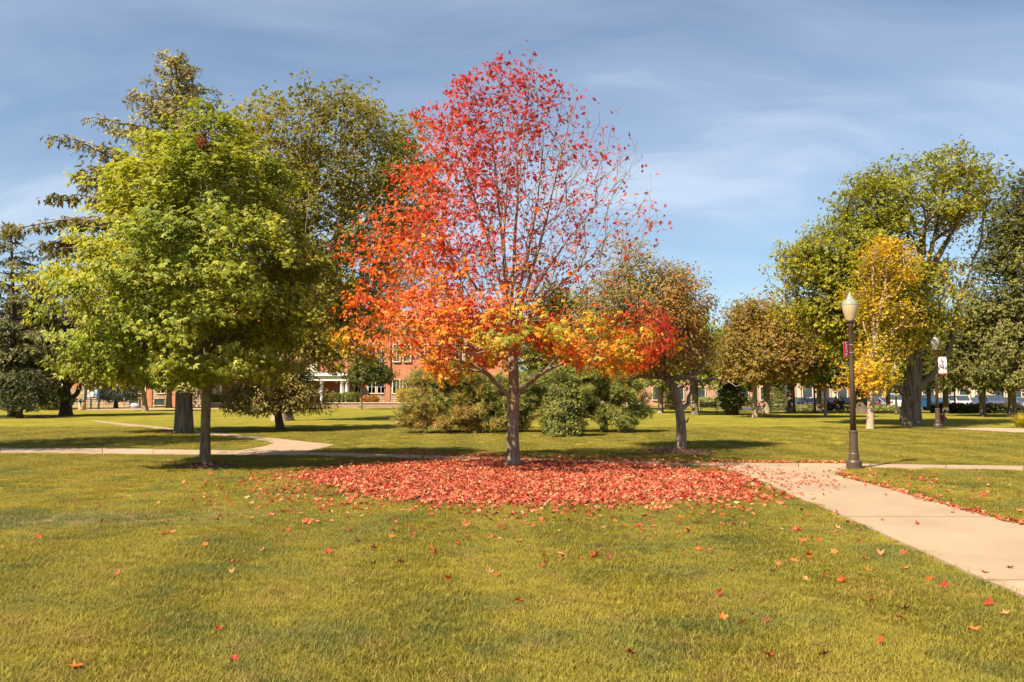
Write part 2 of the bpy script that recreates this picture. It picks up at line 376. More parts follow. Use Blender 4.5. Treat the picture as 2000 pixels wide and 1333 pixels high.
# grass -----------------------------------------------------------------------
def build_grass():
    rng = np.random.default_rng(5)
    NB = 420; R = .2
    r = R * np.sqrt(rng.random(NB)); a = rng.random(NB) * 2 * pi
    bx, by = r * np.cos(a), r * np.sin(a)
    h = rng.uniform(.022, .05, NB); wd = rng.uniform(.0014, .003, NB); az = np.where(rng.random(NB) < .24, rng.normal(size=NB) * .9, rng.random(NB) * 2 * pi); ln = rng.uniform(.3, 1.5, NB) * h
    dx, dy = np.cos(az), np.sin(az)
    V = np.zeros((NB, 5, 3))
    for k, (f, wf) in enumerate(((0, 1), (0, 1), (.55, .8), (.55, .8), (1, 0))):
        sgn = (-1 if k % 2 == 0 else 1) if k < 4 else 0
        V[:, k, 0] = bx + dx * ln * f * f - dy * wd * wf * sgn
        V[:, k, 1] = by + dy * ln * f * f + dx * wd * wf * sgn
        V[:, k, 2] = h * (f if f < 1 else .92) - .004
    b = np.arange(NB)[:, None] * 5
    F = [b + np.array([[0, 1, 3, 2]]), b + np.array([[2, 3, 4]])]
    col = np.zeros((NB, 5, 3)); col[..., 0] = np.clip(rng.normal(.42, .22, NB), 0, 1)[:, None]; col[..., 1] = (rng.random(NB) ** 3 * .75)[:, None]
    pts = []
    for y0, y1, dens in ((3.2, 7.5, 34), (7.5, 13, 24), (13, 25, 13), (25, 40, 5)):
        hw = .66 * y1 + 2.5; st_ = 1 / sqrt(dens); gx_, gy_ = np.meshgrid(np.arange(-hw, hw, st_), np.arange(y0, y1, st_)); p = np.stack([gx_.ravel(), gy_.ravel()], -1); p = p + rng.uniform(-.6, .6, p.shape) * st_; p = p[np.abs(p[:, 0]) < .66 * p[:, 1] + 2.5]; pts.append(p)
    P = np.concatenate(pts)
    keep = np.ones(len(P), bool)
    for ox, oy in ((0, 0), (.09, 0), (-.09, 0), (0, .09), (0, -.09)): keep &= ~on_path(P + np.array([ox, oy]))
    for cx, cy_, rr in ((gp(400, 911)[0], gp(400, 912)[1], .60), (gp(1328, 882)[0], gp(1328, 882)[1], .98)):
        keep &= np.hypot(P[:, 0] - cx, P[:, 1] - cy_) > rr
    P = P[keep]; n = len(P)
    VV = np.concatenate([V.reshape(-1, 3), np.column_stack([P, np.zeros(n)])])
    CC = np.concatenate([col.reshape(-1, 3), np.zeros((n, 3))])
    isp = np.concatenate([np.zeros(NB * 5), np.ones(n)])
    rot = np.concatenate([np.zeros(NB * 5), np.where(np.floor((P[:, 0] + .05 * P[:, 1] + .18 * np.sin(P[:, 1] * .9)) / .95) % 2 == 0, pi / 2, -pi / 2) + rng.normal(size=n) * .55])
    far = np.clip((P[:, 1] - 12) / 20, 0, 1)
    scl = np.concatenate([np.zeros(NB * 5), rng.uniform(.8, 1.25, n) * (1 + .35 * far)])
    o = new_mesh('grass', VV, F, M_BLADE, col=CC, attrs={'is_point': isp, 'rot': rot, 'scl': scl})
    tag(o, 'short mown grass blades covering the lawn', 'grass', kind='stuff')
    ng = bpy.data.node_groups.new('grass_scatter', 'GeometryNodeTree')
    ng.interface.new_socket('Geometry', in_out='INPUT', socket_type='NodeSocketGeometry'); ng.interface.new_socket('Geometry', in_out='OUTPUT', socket_type='NodeSocketGeometry')
    N = ng.nodes; L = ng.links
    gi = N.new('NodeGroupInput'); go = N.new('NodeGroupOutput'); sg = N.new('GeometryNodeSeparateGeometry'); sg.domain = 'POINT'
    def na(nm):
        q = N.new('GeometryNodeInputNamedAttribute'); q.data_type = 'FLOAT'; q.inputs[0].default_value = nm; return q.outputs[0]
    cmp_ = N.new('FunctionNodeCompare'); cmp_.data_type = 'FLOAT'; cmp_.operation = 'GREATER_THAN'; L.new(na('is_point'), cmp_.inputs[0]); cmp_.inputs[1].default_value = .5
    ip = N.new('GeometryNodeInstanceOnPoints'); cx = N.new('ShaderNodeCombineXYZ'); L.new(na('rot'), cx.inputs[2])
    L.new(gi.outputs[0], sg.inputs[0]); L.new(cmp_.outputs[0], sg.inputs[1]); L.new(sg.outputs[0], ip.inputs['Points']); L.new(sg.outputs[1], ip.inputs['Instance'])
    L.new(cx.outputs[0], ip.inputs['Rotation']); L.new(na('scl'), ip.inputs['Scale']); L.new(ip.outputs[0], go.inputs[0])
    md = o.modifiers.new('scatter', 'NODES'); md.node_group = ng
build_grass()

# ------------------------------------------------------------------ tree builder
def mk_tpl(V, F): return np.array(V, float), np.array(F, int)
def maple_tpl():
    o = [(0, .02), (.30, -.06), (.46, .16), (.24, .24), (.40, .42), (.62, .62), (.30, .60), (.15, .62), (0, 1.0)]
    full = o + [(-x, y) for x, y in o[1:-1][::-1]]
    V = [(0, .36, .03)] + [(x, y, -.16 * (x * x + .5 * max(0, y - .3) ** 2) * 2) for x, y in full]
    n = len(full); return mk_tpl(V, [(0, 1 + i, 1 + (i + 1) % n) for i in range(n)])
def star_tpl():
    """maple leaf of three kite lobes, the side lobes drooping"""
    V = [(0, .04, 0), (.20, .42, .03), (0, 1.0, -.16), (-.20, .42, .03), (.10, .02, 0), (.44, .20, -.04), (.62, .60, -.13), (.12, .46, .03), (-.10, .02, 0), (-.44, .20, -.04), (-.62, .60, -.13), (-.12, .46, .03)]
    return mk_tpl(V, [(0, 1, 2), (0, 2, 3), (4, 5, 6), (4, 6, 7), (8, 10, 9), (8, 11, 10)])
T_STAR = star_tpl(); T_MAPLE = maple_tpl()
T_LEAF = mk_tpl([(0, 0, 0), (-.27, .45, .07), (0, 1, -.12), (.27, .45, .07)], [(0, 2, 1), (0, 3, 2)])
T_OVAL = mk_tpl([(0, 0, 0), (-.3, .3, .06), (-.26, .7, .03), (0, 1, -.1), (.26, .7, .03), (.3, .3, .06)], [(0, 3, 2), (0, 2, 1), (0, 4, 3), (0, 5, 4)])
def spray_tpl(n, seed, wid=.2):
    r = np.random.default_rng(seed); V = []; F = []
    for i in range(n):
        a = r.uniform(-1.1, 1.1); y0 = r.uniform(0, .5); L = r.uniform(.3, .55); d = np.array([sin(a), cos(a), r.uniform(-.35, .25)]); s = np.array([cos(a), -sin(a), r.uniform(-.6, .6)]) * wid * L * 1.3
        p = np.array([0, y0, 0]) + d * .08; b = len(V); V += [p + s * .8, p + d * L, p + d * L * .25 - s * .9]; F += [(b, b + 1, b + 2)]
    return mk_tpl(V, F)
T_SPRAY = spray_tpl(4, 3, .62)
def tuft_tpl(n, seed, w_=.035, spread=1.15):
    r = np.random.default_rng(seed); V = []; F = []
    for i in range(n):
        th = spread * sqrt(r.random()); ph = r.random() * 2 * pi; d = np.array([sin(th) * cos(ph), cos(th), sin(th) * sin(ph)])
        s = np.cross(d, r.normal(size=3)); s /= np.linalg.norm(s); b = len(V); p = np.zeros(3)
        V += [p - s * w_ * .6, p + s * w_ * .6, d * r.uniform(.75, 1.1)]; F += [(b, b + 1, b + 2)]
    return mk_tpl(V, F)
T_TUFT = tuft_tpl(11, 2, .062); T_DROOP = spray_tpl(4, 9, .26)

def norm(v): return v / (np.linalg.norm(v, axis=-1, keepdims=True) + 1e-9)
def scatter(rng, P, size, tpl, nbias, dbias, col, nr=.55, dr=.6):
    """one template copy at each of P; nbias/dbias (n,3) preferred normal / tip direction"""
    n = len(P); TV, TF = tpl; m = len(TV)
    nn = norm(nbias + rng.normal(size=(n, 3)) * nr); d = dbias + rng.normal(size=(n, 3)) * dr
    d = norm(d - nn * (d * nn).sum(-1, keepdims=True)); b = np.cross(d, nn)
    s = np.asarray(size).reshape(-1, 1, 1) if np.ndim(size) else size
    V = P[:, None] + s * (TV[None, :, 0:1] * b[:, None] + TV[None, :, 1:2] * d[:, None] + TV[None, :, 2:3] * nn[:, None])
    F = TF[None] + (np.arange(n) * m)[:, None, None]
    return V.reshape(-1, 3), F.reshape(-1, TF.shape[1]), np.repeat(col, m, axis=0)

class Noise3:
    def __init__(s, seed, f, n=7):
        r = np.random.default_rng(seed); s.k = norm(r.normal(size=(n, 3))) * f * r.uniform(.6, 1.7, (n, 1)); s.p = r.random(n) * 6.28
    def __call__(s, P): return np.sin(P @ s.k.T + s.p).mean(1) * 1.6

def resample(P, step):
    P = np.array(P, float); out = [P[0]]
    # catmull-rom through the points
    Q = np.vstack([2 * P[0] - P[1], P, 2 * P[-1] - P[-2]])
    for i in range(len(P) - 1):
        p0, p1, p2, p3 = Q[i:i + 4]; n = max(1, int(round(np.linalg.norm(p2 - p1) / step)))
        for k in range(1, n + 1):
            t = k / n; out.append(.5 * ((2 * p1) + (-p0 + p2) * t + (2 * p0 - 5 * p1 + 4 * p2 - p3) * t * t + (-p0 + 3 * p1 - 3 * p2 + p3) * t ** 3))
    return np.array(out)

MINR = {}
def grow(rng, chains, T, bf=.45, zmin=1.5, step=.4, down=.8, crad=None):
    pos, par, path = [], [], []; MINR.clear()
    for ci, ch in enumerate(chains):
        R = resample(ch, step)
        if ci == 0: last = -1; start = 0
        else:
            last = int(np.argmin(np.linalg.norm(np.array(pos) - R[0], axis=1))); start = 1
        for p in R[start:]:
            L = 0 if last < 0 else path[last] + np.linalg.norm(p - pos[last])
            pos.append(p); par.append(last); path.append(L); last = len(pos) - 1
            if crad is not None and ci > 0: q_ = np.linalg.norm(p - R[0]) / (np.linalg.norm(R[-1] - R[0]) + .01); MINR[last] = crad * (1 - .93 * min(1, q_)) ** 1.2
    n0 = len(pos); N = n0 + len(T)
    POS = np.zeros((N, 3)); POS[:n0] = pos; PAR = np.full(N, -1); PAR[:n0] = par; PATH = np.zeros(N); PATH[:n0] = path
    best = np.full(len(T), 1e9); bi = np.zeros(len(T), int)
    def upd(i):
        d = T - POS[i]; L = np.linalg.norm(d, axis=1); c = L * (1 + down * np.clip(-d[:, 2] / (L + 1e-6), 0, 1)) + bf * PATH[i]
        q = c < best; best[q] = c[q]; bi[q] = i
    for i in range(n0):
        if POS[i, 2] >= zmin: upd(i)
    alive = np.ones(len(T), bool)
    for k in range(len(T)):
        j = int(np.argmin(np.where(alive, best, 1e12))); alive[j] = False; i = n0 + k
        POS[i] = T[j]; PAR[i] = bi[j]; PATH[i] = PATH[bi[j]] + np.linalg.norm(T[j] - POS[bi[j]]); upd(i)
    return POS, PAR, n0

def limbs_mesh(rng, POS, PAR, r0, rmin, pw=.46, flare=.45, wig=.05, flare_h=.3):
    """continuous tapered tubes; returns list of (start radius, V, F)"""
    N = len(POS); W = np.ones(N)
    for i in range(N - 1, 0, -1):
        if PAR[i] >= 0: W[PAR[i]] += W[i]
    kids = [[] for _ in range(N)]
    for i in range(1, N): kids[PAR[i]].append(i)
    W0 = W[0]; rad = np.maximum(rmin, r0 * (W / W0) ** pw)
    for i_, v_ in MINR.items(): rad[i_] = max(rad[i_], v_)
    out = []; stack = [(0, -1)]
    while stack:
        s, p = stack.pop(); ch = [p] if p >= 0 else []; i = s
        while True:
            ch.append(i)
            if not kids[i]: break
            ks = sorted(kids[i], key=lambda q: -W[q]); stack += [(q, i) for q in ks[1:]]; i = ks[0]
        P = POS[ch].copy(); R = rad[ch].copy()
        if p >= 0: R[0] = min(R[0], R[1] * 1.35) if len(R) > 1 else R[0]
        if len(P) < 2: continue
        r1 = R[0]
        big = r1 > .03
        if p >= 0 and len(P) >= 2:
            L = np.linalg.norm(np.diff(P, axis=0), axis=1)
            P2 = [P[0]]; R2 = [R[0]]
            for q in range(len(P) - 1):
                mid = (P[q] + P[q + 1]) / 2 + rng.normal(size=3) * wig * L[q] + np.array([0, 0, .04 * L[q]])
                P2 += [mid, P[q + 1]]; R2 += [(R[q] + R[q + 1]) / 2, R[q + 1]]
            P, R = np.array(P2), np.array(R2)
        if p < 0:
            z = P[:, 2] - P[0, 2]; R = R * (1 + flare * np.exp(-z / flare_h)) * (1 - .12 * z / (z[-1] + .1))
            lo = resample(P[:2], .06)
            if len(lo) > 2:
                zz_ = lo[:, 2] - P[0, 2]; Rl = np.interp(zz_, [0, P[1, 2] - P[0, 2]], [rad[ch[0]], rad[ch[1]]]) * (1 + flare * np.exp(-zz_ / flare_h))
                P = np.vstack([lo, P[2:]]); R = np.concatenate([Rl, R[2:]])
            P[0, 2] -= .08
        k = 14 if p < 0 else (8 if r1 > .04 else (5 if r1 > .015 else 3))
        V, F = tube_np(P, R, k)
        if p < 0:
            a = np.arctan2(V[:, 1] - np.repeat(P[:, 1], k), V[:, 0] - np.repeat(P[:, 0], k))
            zz2 = np.repeat(P[:, 2] - P[0, 2], k); c = np.repeat(P, k, axis=0)
            am = (.05 + .16 * flare * np.exp(-zz2 / (flare_h * 1.6)))[:, None]
            V = c + (V - c) * (1 + am * (np.sin(3 * a + zz2 * .5)[:, None] * .6 + np.sin(5 * a + 1 + zz2 * .9)[:, None] * .5))
        out.append((r1 if p >= 0 else 9.0, V, F))
    return out

def join(parts):
    V = []; F = {}; b = 0
    for v, f in parts:
        V.append(v); F.setdefault(f.shape[1], []).append(f + b); b += len(v)
    return np.concatenate(V), [np.concatenate(x) for x in F.values()]

def env_rows(rows, D, bx):
    """rows (py, px left, px right) -> arrays z, xl, xr in metres about the trunk foot"""
    Z, A, B = [], [], []
    for py, a, b in rows:
        p, q = at(a, py, D), at(b, py, D); Z.append(p[2]); A.append(p[0] - bx); B.append(q[0] - bx)
    o = np.argsort(Z); return np.array(Z)[o], np.array(A)[o], np.array(B)[o]

def sample_env(rng, env, n, depth=.9, lo=.35, pw=.45, lob=.16, seed=0, zw=None):
    Z, A, B = env; zs = np.linspace(Z[0], Z[-1], 200); a = np.interp(zs, Z, A); b = np.interp(zs, Z, B)
    wt = (b - a) ** 1.2; 
    if zw is not None: wt = wt * zw(zs)
    z = rng.choice(zs, n, p=wt / wt.sum()) + rng.uniform(-.5, .5, n) * (zs[1] - zs[0])
    l, r = np.interp(z, Z, A), np.interp(z, Z, B); c, h = (l + r) / 2, (r - l) / 2
    th = rng.random(n) * 2 * pi; rho = lo + (1 - lo) * rng.random(n) ** pw
    nz = Noise3(seed + 77, 1.0)
    P = np.stack([np.cos(th), np.sin(th), z * .45], -1); rho = rho * np.clip(1 - .25 * lob + lob * nz(P * np.array([1.6, 1.6, 1.3])), .3, 1.04)
    hmax = np.maximum(h, .0)
    return np.stack([c + hmax * rho * np.cos(th), hmax * depth * rho * np.sin(th), z], -1)

def jit(rng, base, n, s=.16, h=.08):
    c = np.array(base)[None] * (1 + rng.normal(size=(n, 1)) * s) * (1 + rng.normal(size=(n, 3)) * h); return np.clip(c, .003, .9)
def pal_mix(rng, cols, wts, n, s=.14):
    cols = np.array(cols); k = rng.choice(len(cols), n, p=np.array(wts) / sum(wts)); return np.clip(cols[k] * (1 + rng.normal(size=(n, 1)) * s) * (1 + rng.normal(size=(n, 3)) * .05), .003, .9)

def finish_tree(name, label, cat, group, loc, limbs, bark, crown_parts, lmat, big_thr=.05, smooth=True):
    root = empty(name, loc); tag(root, label, cat, group)
    tr = [(v, f) for r, v, f in limbs if r == 9.0]; V, F = join(tr); new_mesh('trunk', V, F, bark, root, smooth)
    bigs = [(v, f) for r, v, f in limbs if big_thr < r < 9]; small = [(v, f) for r, v, f in limbs if r <= big_thr]
    for v, f in bigs: new_mesh('limb', v, f, bark, root, smooth)
    if small: V, F = join(small); tag(new_mesh('twigs', V, F, bark, root, smooth), kind='stuff')
    if crown_parts:
        off = 0; VV = []; FF = []; CC = []
        for v, f, c in crown_parts: VV.append(v); FF.append(f + off); CC.append(c); off += len(v)
        groups = {}
        for f in FF: groups.setdefault(f.shape[1], []).append(f)
        tag(new_mesh('crown', np.concatenate(VV), [np.concatenate(x) for x in groups.values()], lmat, root, True, col=np.concatenate(CC)), kind='stuff')
    return root

def broadleaf(name, label, base, D, rows, trunk, r0, seed, nspray, per, nleaf, lsize, colf, tpl=T_LEAF, bark=B_DARK, group=None,
              spray_r=(.6, .28), depth=.9, lo=.4, lmat=None, chains=(), bf=.4, zmin=None, droop=.25, big_thr=.05, flare=.45, lob=.16, rmin=.006, sig=None, nup=.8, flare_h=.3, keepf=None, crad=None, nr=.42):
    rng = np.random.default_rng(seed); bx, by = base[0], base[1]
    env = env_rows(rows, D, bx)
    sh_ = np.minimum(spray_r[0] * .45, (env[2] - env[1]) * .2); env = (env[0], env[1] + sh_, env[2] - sh_)
    S = sample_env(rng, env, nspray, depth, lo, seed=seed, lob=lob)
    O = rng.normal(size=(nspray, per, 3)) * np.array([spray_r[0], spray_r[0], spray_r[1]]) * .55
    rel = np.linalg.norm(O[..., :2], axis=-1); O[..., 2] -= droop * rel
    T = (S[:, None] + O).reshape(-1, 3)
    zlo = env[0][0]; T[:, 2] = np.maximum(T[:, 2], zlo - .25)
    if keepf is not None: T = T[keepf(T, rng)]
    trunkp = [np.array([0, 0, 0.0])] + [np.array(p) for p in trunk]
    POS, PAR, n0 = grow(rng, [trunkp] + [list(map(np.array, c)) for c in chains], T, bf, zmin if zmin is not None else zlo * .75, crad=crad)
    limbs = limbs_mesh(rng, POS, PAR, r0, rmin, flare=flare, flare_h=flare_h)
    LP = POS[n0:]; k = nleaf
    C = np.repeat(LP, k, axis=0); n = len(C)
    sg_ = sig or (spray_r[0] * .33)
    P = C + rng.normal(size=(n, 3)) * np.array([sg_, sg_, sg_ * .6])
    ctr = np.array([np.mean((env[1] + env[2]) / 2), 0, (env[0][0] + env[0][-1]) / 2 - .15 * (env[0][-1] - env[0][0])])
    outw = norm(P - ctr); up = np.array([0, 0, 1.0])
    nb = norm(outw * .85 + up * nup) * 1.0; db = norm(outw * np.array([1, 1, .3])) + np.array([0, 0, -.55])
    sz = lsize * rng.uniform(.65, 1.25, n)
    cc = colf(rng, P, n)
    return finish_tree(name, label, 'tree', group, (bx, by, float(gz(bx, by))), limbs, bark, [scatter(rng, P, sz, tpl, nb, db, cc, nr)], lmat or M_LEAF, big_thr)

# ------------------------------------------------------------------ red maple in the middle
def red_maple():
    D = gp(1002, 912)[1]; b = gp(1002, 912); bx = b[0]; rng = np.random.default_rng(11)
    rows = [(104, 1022, 1050), (128, 940, 1075), (160, 905, 1105), (200, 850, 1165), (250, 800, 1210), (300, 782, 1245), (350, 765, 1265), (400, 742, 1272),
            (445, 690, 1298), (480, 668, 1290), (520, 690, 1270), (560, 684, 1240), (600, 684, 1300), (640, 672, 1338), (680, 676, 1338), (705, 690, 1300), (730, 700, 1262), (748, 715, 1240)]
    env = env_rows(rows, D, bx)
    def w_(px, py, dy=0.0): q = at(px, py, D); return np.array([q[0] - bx, dy, q[2]])
    trunk = [np.zeros(3), w_(1001, 840), w_(1003, 760), w_(1002, 690), w_(1000, 600), w_(1004, 500, .05), w_(1010, 400), w_(1018, 300), w_(1030, 200), w_(1040, 120)]
    ch = [[w_(1001, 655), w_(986, 590, -.2), w_(955, 480, -.4), w_(915, 360, -.5), w_(880, 250, -.6)],
          [w_(1000, 620), w_(985, 500, .4), w_(972, 380, .5), w_(962, 270, .5), w_(955, 160, .4)],
          [w_(1002, 640), w_(1030, 560, -.3), w_(1062, 450, -.5), w_(1090, 330, -.6), w_(1122, 210, -.7)],
          [w_(1001, 630), w_(1040, 570, .4), w_(1105, 470, .6), w_(1170, 390, .7), w_(1235, 320, .8)],
          [w_(1001, 660), w_(1050, 600, -.4), w_(1130, 530, -.6), w_(1210, 480, -.8), w_(1285, 445, -.9)],
          [w_(1001, 615), w_(1025, 520, .6), w_(1048, 400, 1.1), w_(1062, 290, 1.4), w_(1070, 190, 1.5)],
          [w_(1001, 630), w_(985, 540, -.9), w_(990, 420, -1.5), w_(1000, 300, -1.8)],
          [w_(1000, 782), w_(965, 745, -.3), w_(930, 716, -.5), w_(870, 705, -.7), w_(790, 704, -.8), w_(720, 690, -.8)],
          [w_(1004, 775), w_(1045, 740, -.3), w_(1085, 716, -.5), w_(1170, 695, -.8), w_(1280, 668, -.9)],
          [w_(1001, 710), w_(1040, 704, .4), w_(1090, 690, .8), w_(1200, 650, 1.4)],
          [w_(1000, 715), w_(950, 690, .5), w_(860, 670, 1.1), w_(740, 640, 1.3)],
          [w_(1000, 690), w_(900, 600, -.5), w_(790, 530, -.8), w_(690, 485, -1.0)],
          [w_(1001, 680), w_(900, 590, .7), w_(800, 500, 1.1), w_(760, 420, 1.2)],
          [w_(1001, 670), w_(930, 560, .2), w_(860, 450, .3), w_(800, 340, .2)],
          [w_(1001, 700), w_(1010, 660, -1.2), w_(1020, 640, -2.3), w_(1030, 650, -3.0)],
          [w_(1001, 690), w_(970, 640, -1.2), w_(930, 610, -2.2), w_(900, 600, -2.8)],
          [w_(1001, 700), w_(1080, 650, -.8), w_(1190, 610, -1.4), w_(1290, 600, -1.5)],
          [w_(1001, 690), w_(1000, 650, 1.4), w_(990, 620, 2.6)]]
    T = sample_env(rng, env, 3300, .86, .12, .62, lob=.10, seed=4)
    # twig points thin out in the open right-hand side
    def uv(P): return 1002 + P[:, 0] / D * FPX, HZ - (P[:, 2] - CAMZ) / D * FPX
    u, v = uv(T)
    lim = 706 + 24 * np.sin(u / 47.0 + 1.2) + 14 * np.sin(u / 19.0) - 16 * np.exp(-((u - 1000) / 70) ** 2); keep_ = v < lim; T = T[keep_]; u, v = u[keep_], v[keep_]
    gap = (u > 1040) & (v > 540) & (v < 612); T = T[~(gap & (rng.random(len(T)) < .7))]
    POS, PAR, n0 = grow(rng, [trunk] + ch, T, .55, 2.0, .3)
    limbs = limbs_mesh(rng, POS, PAR, .135, .0040, .49, flare=.5, wig=.035, flare_h=.2)
    L = POS[n0:]; u, v = uv(L)
    nz = Noise3(3, 1.5)(L) + .8 * Noise3(4, 3.6)(L * np.array([1, 1, 1.8]))
    d = np.where(v > 590, 1.05, np.where(u < 880, .80, np.where(u < 960, .62, np.where(u < 1020, .42, np.where(u < 1130, .20, .13)))))
    d = np.where((v < 590) & (v > 480) & (u > 900) & (u < 1040), .30, d)
    d = np.where((v > 590) & (v < 640) & (u > 1020), .55, d)
    d = np.where((v < 250) & (u < 1060), .80, d); d = np.where((v < 200) & (u >= 1000), .45, d)
    d = np.where(((u - 955) / 60) ** 2 + ((v - 330) / 45) ** 2 < 1, .85, d)
    d = np.where(((u - 900) / 60) ** 2 + ((v - 230) / 55) ** 2 < 1, 1.0, d)
    d = d * np.clip(1 + .9 * nz, .06, 2.1)
    d = np.where(v < 430, d * .72, d); d = np.where((u > 1060) & (v > 605), d * 1.7, d); cnt = rng.poisson(d * 12.5)
    C = np.repeat(L, cnt, axis=0); n = len(C); P = C + rng.normal(size=(n, 3)) * np.array([.12, .12, .08]) + np.array([0, 0, -.04])
    u, v = uv(P)
    n1 = Noise3(21, 1.1)(P); n2 = Noise3(22, 2.6)(P)
    t = .8 * (v - 330) / 330 + .50 * n1 + .50 * n2 + rng.normal(size=n) * .2 + .18 * np.clip((940 - u) / 250, 0, 1)       # 0 = high and red, 1+ = low and yellow
    t -= .2 * ((u > 1270) & (v < 650)); t += .22 * ((u > 1060) & (u < 1260) & (v > 620)); t += .42 * np.exp(-((u - 905) / 70) ** 2 - ((v - 260) / 60) ** 2)
    t += .25 * np.exp(-((u - 1010) / 60) ** 2 - ((v - 690) / 50) ** 2)
    stops = np.array([-.4, .1, .5, .8, 1.08, 1.3, 1.6]); cols = np.array([(.40, .034, .034), (.50, .052, .036), (.57, .09, .024), (.64, .165, .02), (.64, .28, .022), (.47, .38, .035), (.25, .27, .03)])
    cc = np.stack([np.interp(t, stops, cols[:, k]) for k in range(3)], -1) * (1 + rng.normal(size=(n, 1)) * .14)
    outw = norm(P - np.array([0, 0, 3.2])); nb = norm(outw * .8 + np.array([0, 0, .75])); db = norm(outw * np.array([1, 1, .2])) + np.array([0, 0, -.7])
    finish_tree('maple_tree', 'red and orange maple shedding its leaves, top right side half bare', 'tree', None, (b[0], b[1], 0), limbs, B_GREY,
                [scatter(rng, P, .098 * rng.uniform(.65, 1.25, n), T_STAR, nb, db, np.clip(cc, .004, .9), .6, .6)], M_REDL, .032)
red_maple()

# ------------------------------------------------------------------ green maple on the left
def green_maple():
    b = gp(400, 911); D = b[1]
    rows = [(185, 388, 422), (215, 345, 455), (250, 305, 508), (300, 268, 552), (350, 235, 582), (400, 205, 606), (450, 188, 626), (500, 152, 645), (540, 112, 650), (600, 134, 664), (650, 150, 670), (700, 150, 640), (722, 190, 560)]
    def w_(px, py, dy=0.0): q = at(px, py, D); return (q[0] - b[0], dy, q[2])
    nz1 = Noise3(31, .9); nz2 = Noise3(32, 2.2)
    def colf(rng, P, n):
        t = .5 + .38 * nz1(P) + .25 * nz2(P) + rng.normal(size=n) * .2
        cols = np.array([(.15, .19, .020), (.25, .285, .030), (.37, .38, .046), (.48, .43, .06)])
        c = np.stack([np.interp(t, [0, .4, .8, 1.2], cols[:, k]) for k in range(3)], -1) * (1 + rng.normal(size=(n, 1)) * .14)
        # the one dead, rust-red spray near the top
        q = at(378, 262, D - 2.0); dd = np.linalg.norm((P - np.array([q[0] - b[0], q[1] - b[1], q[2]])) / np.array([.17, 1.6, .22]), axis=1)
        c[dd < 1] = np.array([.16, .035, .015]); return np.clip(c, .004, .9)
    trunk = [w_(401, 830), w_(404, 740), w_(400, 640), w_(398, 520), w_(400, 400), w_(402, 290), w_(404, 215)]
    ch = [[w_(404, 745), w_(425, 700, -.2), w_(480, 630, -.4), w_(560, 560, -.6)], [w_(403, 740), w_(375, 700, .2), w_(310, 620, .3), w_(220, 560, .3)],
          [w_(403, 735), w_(410, 680, -.7), w_(420, 600, -1.5), w_(430, 520, -2)], [w_(403, 730), w_(390, 680, .8), w_(380, 590, 1.5), w_(370, 500, 2)],
          [w_(402, 700), w_(440, 600, .5), w_(490, 480, .8), w_(520, 380, .9)], [w_(402, 690), w_(360, 580, -.6), w_(310, 470, -.9), w_(280, 370, -1)]]
    broadleaf('maple_tree', 'full green maple with a rust-red dead spray near its top', b, D, rows, trunk, .105, 7, 215, 7, 27, .12, colf, T_STAR, B_MOSS,
              spray_r=(.66, .14), depth=.95, lo=.34, chains=ch, bf=.5, zmin=2.2, droop=.42, big_thr=.035, lob=.26, sig=.15)
green_maple()

# ------------------------------------------------------------------ crab apple in its mulch ring
def two_tone(c0, c1, c2, f=.6, s=.22, seed=1):
    n1, n2 = Noise3(seed, f), Noise3(seed + 1, f * 3)
    A = np.array([c0, c1, c2])
    def fn(rng, P, n):
        t = .5 + .40 * n1(P) + .28 * n2(P) + rng.normal(size=n) * s
        return np.clip(np.stack([np.interp(t, [0, .5, 1], A[:, k]) for k in range(3)], -1) * (1 + rng.normal(size=(n, 1)) * .15), .004, .9)
    return fn
def crab_apple():
    b = gp(1330, 879); D = b[1]
    def w_(px, py, dy=0.0): q = at(px, py, D); return (q[0] - b[0], dy, q[2])
    rows = [(478, 1215, 1262), (510, 1190, 1300), (545, 1150, 1385), (600, 1120, 1408), (650, 1110, 1418), (690, 1130, 1425), (708, 1150, 1430)]
    trunk = [w_(1331, 845), w_(1327, 800), w_(1318, 762), w_(1305, 745), w_(1278, 722), w_(1258, 700), w_(1250, 660), w_(1245, 590)]
    ch = [[w_(1318, 762), w_(1306, 735, .1), w_(1294, 705, .2), w_(1285, 660, .3), w_(1290, 580, .3)], [w_(1290, 735), w_(1262, 736, -.2), w_(1232, 741, -.3), w_(1222, 722, -.3), w_(1206, 712, -.3), w_(1180, 724, -.3)],
          [w_(1312, 745), w_(1330, 738, -.3), w_(1362, 745, -.5), w_(1400, 742, -.6), w_(1425, 756, -.7), w_(1436, 752, -.7), w_(1447, 742, -.7)],
          [w_(1345, 741, -.4), w_(1362, 728, -.4), w_(1372, 690, -.4), w_(1380, 640, -.3)], [w_(1328, 800), w_(1348, 790, .3), w_(1358, 765, .5), w_(1362, 735, .7), w_(1375, 690, .9)],
          [w_(1333, 828), w_(1342, 824), w_(1345, 815)]]
    colf = two_tone((.15, .15, .028), (.27, .21, .045), (.40, .20, .055), .8, .25, 40)
    broadleaf('crab_apple_tree', 'rust-olive crab apple with crooked sprawling limbs in a mulch ring', b, D, rows, trunk, .135, 17, 210, 6, 22, .105, colf, T_LEAF, B_CRAB,
              spray_r=(.5, .28), depth=1.0, lo=.3, chains=ch, bf=.35, zmin=2.3, droop=.1, big_thr=.03, lob=.3, sig=.17, flare=.3, crad=.085)
crab_apple()

